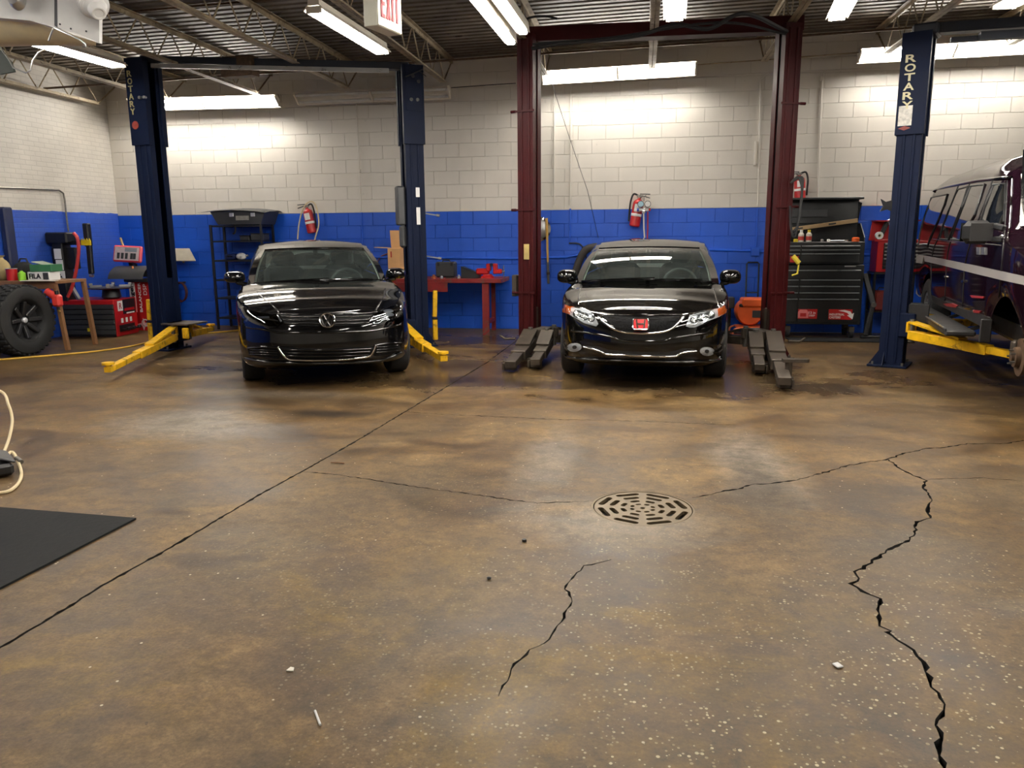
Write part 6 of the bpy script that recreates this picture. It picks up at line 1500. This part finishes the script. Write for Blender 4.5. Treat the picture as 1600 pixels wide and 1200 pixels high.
def tT(body, px_, py, w_, h_, par, m=M_wlabel): return text('sticker_lettering', body, tp+Vector((X(px_), -.262, Z(py))), (1, 0, 0), (0, 0, 1), w_, h_, m, par, .002, bold=.015)
tT('INDUSTRIAL', 1310, 491.0, .20, .030, s2); tT('CASTERS', 1307, 495.5, .15, .030, s2); tT('13 in', 1271, 488.5, .09, .035, s1); tT('DEEP', 1271, 493, .08, .022, s1)
P = [(-.12, .045), (-.04, .055), (.04, .035), (.065, .0), (.09, .015), (.075, -.075), (.0, -.02), (.03, -.015), (.0, .015), (-.05, .03)]
obj('sticker_arrow', MB().prism(P, (X(1326), -.260, Z(490)), (1, 0, 0), (0, 0, 1), .003), M_wlabel, s2, smooth=0)
obj('sticker_picture', MB().prism([(-.07, -.06), (.07, -.06), (.07, .02), (.045, .055), (-.045, .055), (-.07, .02)], (X(1257), -.260, Z(490)), (1, 0, 0), (0, 0, 1), .003), mat('pink_print', (214, 120, 120), .5), s1, smooth=0)
obj('sticker_picture', MB().box((X(1257), -.264, Z(492)), (.08, .003, .05)), M_red, s1, smooth=0)
# things on the chest
ztop = Z(378)+.001
a = tp+Vector((X(1236), .02, Z(358))); b = tp+Vector((X(1340), .02, Z(344.5)))
k = thing('spirit_level', 'long tan spirit level lying across the open top of the black tool chest', 'spirit level', (a+b)/2); obj('bar', MB().beam(a, b, .025, .055, ch=.003), mat('tan_level', (168, 140, 100), .5, var=.1), k, True, smooth=0)
for f in (.12, .62): q = a.lerp(b, f); obj('vial_window', MB().beam(q-(b-a).normalized()*.05, q+(b-a).normalized()*.05, .027, .022), M_dkgrey, k, True, smooth=0)
for px_, lb, cap, bd in ((1249, 'white spray bottle with red print, left of the pair on the black tool chest', M_wlabel, M_paleplastic), (1261, 'white spray bottle with yellow cap on the black tool chest', mat('yellow_cap', (220, 196, 40), .4), M_paleplastic)):
    k = thing('spray_bottle', lb, 'bottle', (tp.x+X(px_), YT+.10, ztop)); h_ = Z(360)-Z(377)
    obj('bottle_body', MB().lathe([(.036, 0), (.038, .01), (.038, h_*.72), (.018, h_*.9), (.018, h_*.95), (0, h_*.95)], (0, 0, 0), (0, 0, 1), 18), bd, k); obj('cap', MB().cyl((0, 0, h_*.9), (0, 0, h_*1.12), .02, 12), cap, k); obj('red_print', MB().lathe([(.0385, h_*.15), (.039, h_*.17), (.039, h_*.5), (.0385, h_*.52)], (0, 0, 0), (0, 0, 1), 18), mat('red_print', (196, 70, 60), .5), k)
for px_, lb, m, s_ in ((1240, 'small yellow can at the left of the black tool chest top', MATS['yellow_cap'], (.03, .035)), (1281, 'silver socket on top of the black tool chest', M_alu, (.02, .03)), (1291, 'small white cap on the black tool chest top', M_wlabel, (.022, .03)), (1333, 'orange and red gadget at the right of the black tool chest top', M_orange, (.05, .05))):
    tag(obj('small_part', MB().lathe([(s_[0], 0), (s_[0], s_[1]), (s_[0]*.6, s_[1]*1.2), (0, s_[1]*1.2)], (tp.x+X(px_), YT+.06, ztop), (0, 0, 1), 14), m), lb, 'small part')
k = thing('wrench_set', 'pale wrench lying on the black tool chest top', 'wrench', (tp.x+X(1305), YT+.08, ztop+.001)); obj('shank', MB().box((0, 0, .012), (.22, .025, .016), RZ(.1), .004), M_alu, k); obj('wrench_head', MB().lathe([(.028, 0), (.028, .022), (.012, .022), (.012, 0)], (.12, .012, .001), (0, 0, 1), 14, True), M_alu, k)
# black floor jack / stand leaning right of the chest
a = ony(1351, 428, YT+.25); b = ony(1364, 476, YT+.02); c_ = ony(1352, 522, YT-.1); c_.z = 0
k = thing('engine_support', 'black jointed steel arm stand leaning at the right side of the black tool chest', 'stand', (c_.x, c_.y, 0))
obj('upper_arm', MB().beam(a, b, .07, .06, (0, 1, 0), .01), M_blackp, k, True); obj('lower_arm', MB().beam(b, c_+Vector((0, 0, .05)), .06, .05, (0, 1, 0), .01), M_blackp, k, True); obj('joint_pin', MB().cyl(b+Vector((0, -.05, 0)), b+Vector((0, .05, 0)), .035, 14), M_steel, k, True)
obj('foot', MB().beam(c_+Vector((-.06, 0, .025)), c_+Vector((.22, .05, .025)), .06, .05, ch=.01), M_blackp, k, True)
# red tool chest behind the blue post
YR = WALL_Y-.35; xl = ony(1364, 400, YR).x; xr = ony(1437, 400, YR).x; w = xr-xl; ZR = lambda py: ony(1385, py, YR).z
t = thing('tool_chest', 'red tool chest with an open lid behind the right blue lift post', 'tool chest', ((xl+xr)/2, YR+.15, 0))
obj('chest_body', MB().box((.02, 0, (ZR(376)+ZR(425))/2), (w-.06, .32, ZR(376)-ZR(425)), None, .006), M_red, t, smooth=0)
obj('lid', MB().prism([(-w/2, 0), (w/2, 0), (w/2-.02, ZR(345)-ZR(376)), (-w/2+.03, ZR(345)-ZR(376))], (0, .14, ZR(376)), (1, 0, 0), (.0, .0, 1), .02).box((0, 0, ZR(345)), (w-.04, .28, .015)), M_red, t, smooth=0)
obj('lid_edge', MB().box((0, -.165, ZR(376)), (w, .02, .03), None, .004), M_red, t, smooth=0)
for i in range(7):
    d = obj('drawer', MB().box((.05, -.165, ZR(382.5+5.8*i)), (w-.16, .02, .05), None, .003), M_blackp, t, smooth=0); obj('drawer_trim', MB().box((.05, -.178, ZR(381+5.8*i)), (w-.18, .01, .02), None, .002), M_alu if i < 5 else M_dkgrey, d, smooth=0)
obj('stand_base', MB().box((.02, 0, ZR(427)), (w-.02, .34, .03)), M_blackp, t, smooth=0)
for sx in (-1, 1):
    for sy in (-.13, .13): obj('leg', MB().box((sx*(w/2-.05), sy, ZR(428)/2), (.035, .035, ZR(428)), None, .003), M_blackp, t, smooth=0)
obj('lower_shelf', MB().box((0, 0, .35), (w-.08, .3, .02)), M_blackp, t, smooth=0)
k = thing('red_case', 'dull red case on the shelf under the red tool chest', 'case', ((xl+xr)/2-.12, YR+.12, .362)); obj('case_body', MB().box((0, 0, .14), (.22, .22, .28), None, .02), mat('dull_red', (120, 40, 34), .6), k); obj('handle', MB().tube([(-.05, 0, .28), (-.04, 0, .32), (.04, 0, .32), (.05, 0, .28)], .008, 6), M_blackp, k)
o = ony(1374, 375, YR-.05); k = thing('air_tool', 'grey air ratchet standing in the open lid of the red tool chest', 'air tool', (o.x+.08, YR+.08, ZR(376)+.001)); obj('tool_body', MB().beam((-.04, 0, .03), (.06, .06, .26), .06, .05, (0, 1, 0), .012), M_dkgrey, k); obj('tool_head', MB().beam((.05, .06, .24), (.16, .06, .30), .07, .06, (0, 1, 0), .012), M_alu, k)
k = thing('tape_roll', 'white round roll at the front edge of the red tool chest', 'roll', (o.x, YR-.02, ZR(376)+.018)); obj('roll_ring', MB().lathe([(.052, -.025), (.052, .025), (.022, .025), (.022, -.025)], (0, 0, .053), (0, 1, 0), 24, True), M_wlabel, k); obj('roll_core', MB().lathe([(.022, -.022), (.022, .022), (.018, .022), (.018, -.022)], (0, 0, .053), (0, 1, 0), 18, True), mat('yellowish_core', (210, 196, 130), .6), k)

# ================================================================ top left: heater cabinet with flood lamp, exit sign
o = onz(70, 45, 3.0); DPT = o.y
Y1 = DPT
A = lambda x, y, Y=Y1: ony(x, y, Y)
t = thing('unit_heater', 'white sheet metal unit with a conical lamp hanging at the top left', 'heater', A(80, -60)+Vector((0, 0, .3)))
M_wmet = mat('white_sheet_metal', (206, 204, 200), .42, var=.05)
def plate(nm, pix, m, th, Y=Y1):
    P = [A(x, y, Y) for x, y in pix]; n = len(P); mb = MB(); B = [p+Vector((0, th, 0)) for p in P]
    mb.add(P+B, [tuple(range(n)), tuple(range(n, 2*n))[::-1]]+[(i, (i+1) % n, n+(i+1) % n, n+i) for i in range(n)]); return obj(nm, mb, m, t, True, smooth=0)
plate('side_panel', [(-80, -160), (88, -160), (88, 44), (46, 32), (0, 28), (-80, 22)], M_wmet, .5)
plate('end_panel', [(88, -160), (155, -160), (155, 67), (120, 52), (90, 43)], M_wmet, .02, Y1-.03)
plate('panel_seam', [(85, -160), (91, -160), (91, 44), (85, 40)], M_dkgrey, .03, Y1-.02)
mb = MB(); P = []
for i in range(9):
    f = i/8; a = pi*.5*f
    P.append([A(-80, 30+46*sin(a), Y1+.1-.05*cos(a)+.25*f), A(50, 34+38*sin(a), Y1+.1+.25*f), A(150, 66+6*sin(a), Y1+.1+.25*f)])
obj('belly_panel', mb.grid(P), mat('cream_sheet_metal', (226, 212, 170), .42, var=.06), t, True, smooth=60)
lc = A(146, 6, Y1-.10); ldir = (A(163, 36, Y1-.22)-lc).normalized()
fl = obj('flood_lamp', MB().lathe([(0, -.10), (.085, -.09), (.105, -.03), (.10, .02), (.075, .06), (.06, .075), (.055, .12), (.045, .135), (.035, .135), (.03, .128), (0, .128)], lc, ldir, 28), M_wmet, t, True)
for r_, h_ in ((.098, .012), (.09, .035), (.082, .05)): obj('lamp_ridge', MB().lathe([(r_, h_-.004), (r_+.006, h_), (r_, h_+.004)], lc, ldir, 28), M_wmet, fl, True)
lc2 = A(30, 4, Y1-.05); obj('knob', MB().lathe([(.06, 0), (.058, .03), (.04, .06), (0, .065)], lc2, (0, -1, .2), 20), M_alu, t, True)
for (x, y) in ((94, 38), (111, 45), (135, 49)): q = A(x, y, Y1-.034); obj('screw_hole', MB().cyl(q, q+Vector((0, -.004, 0)), .007, 10), M_blackp, t, True)
obj('wire_hook', MB().tube([A(76, 64, Y1-.05), A(80, 52, Y1-.05), A(84, 43, Y1-.05), A(110, 55, Y1-.05), A(125, 62, Y1-.05), A(133, 68, Y1-.05), A(134, 73, Y1-.05), A(129, 73, Y1-.05)], .006, 6), M_alu, t, True)
obj('wire_hook', MB().tube([A(0, 73, Y1-.05), A(14, 93, Y1-.05), A(21, 106, Y1-.05), A(40, 114, Y1-.05), A(48, 110, Y1-.05), A(51, 95, Y1-.05), A(60, 82, Y1-.05), A(70, 77, Y1-.05)], .006, 6), M_alu, t, True)
plate('green_flap', [(-80, 66), (0, 78), (16, 96), (22, 112), (0, 116), (-80, 112)], mat('dark_green_cloth', (30, 40, 32), .7), .02, Y1+.05)
obj('hanger_rod', MB().cyl(A(20, -160, Y1+.2), Vector((A(20, -160, Y1+.2).x, Y1+.2, deck_z(-3))), .012, 8), M_rust, t, True); obj('hanger_rod', MB().cyl(A(80, -160, Y1+.2), Vector((A(80, -160, Y1+.2).x, Y1+.2, deck_z(-3))), .012, 8), M_rust, t, True)
# exit sign
DE = 6.0
b0, b1, b2 = ony(577, 40, DE), ony(590, 39, DE-.10), ony(627, 53, DE+.22)
fx = Vector((b2.x-b1.x, b2.y-b1.y, 0)); fw_ = fx.length; fx.normalize(); nx = Vector((fx.y, -fx.x, 0)); dth = (Vector((b1.x, b1.y, 0))-Vector((b0.x, b0.y, 0))).length
zb_ = b1.z; hh = .32; t = thing('exit_sign', 'white box EXIT sign with red letters hanging from the roof', 'exit sign', (b1.x, b1.y, zb_+hh))
M_sign = emis('lit_sign_face', (1.0, .95, .80, 1), .05); M_sign.node_tree.nodes['Principled BSDF'].inputs['Base Color'].default_value = srgb(196, 190, 168); M_box = mat('sign_case', (226, 224, 206), .4, var=.03)
fc = Vector((b1.x, b1.y, zb_))+fx*fw_/2
obj('sign_case', MB().box(fc-nx*.06+Vector((0, 0, hh/2)), (fw_, .12, hh), Matrix((fx, -nx, Vector((0, 0, 1)))).transposed(), .004), M_box, t, True, smooth=0)
obj('sign_face', MB().box(fc+nx*.004+Vector((0, 0, hh/2)), (fw_*.98, .006, hh*.96), Matrix((fx, -nx, Vector((0, 0, 1)))).transposed()), M_sign, t, True, smooth=0)
M_exit = mat('exit_red', (134, 8, 20), .5, var=.03, spec=.1)
def exit_letter(ch, cu):
    h_ = .20; w_ = fw_*.17; sw = .026; z0 = zb_+hh*.52-h_/2; o_ = fc+nx*.010
    Q = lambda a_, z_: o_+fx*(cu+a_)+Vector((0, 0, z0+z_-o_.z))
    mb = MB(); B = lambda p_, q_: mb.beam(p_, q_, sw, .006, nx)
    if ch == 'E':
        B(Q(-w_/2+sw/2, 0), Q(-w_/2+sw/2, h_))
        for z_ in (sw/2, h_/2, h_-sw/2): B(Q(-w_/2, z_), Q(w_/2, z_))
    if ch == 'X': B(Q(-w_/2+.008, 0), Q(w_/2-.008, h_)); B(Q(w_/2-.008, 0), Q(-w_/2+.008, h_))
    if ch == 'I': B(Q(0, 0), Q(0, h_))
    if ch == 'T': B(Q(0, 0), Q(0, h_)); B(Q(-w_/2, h_-sw/2), Q(w_/2, h_-sw/2))
    return obj('sign_letter', mb, M_exit, t, True, smooth=0)
for ch, f in (('E', -.30), ('X', -.07), ('I', .11), ('T', .29)): exit_letter(ch, f*fw_)
obj('stem', MB().cyl(fc-nx*.06+Vector((0, 0, hh)), Vector((fc.x-nx.x*.06, fc.y-nx.y*.06, deck_z(fc.x)-.01)), .012, 8), M_steel, t, True)
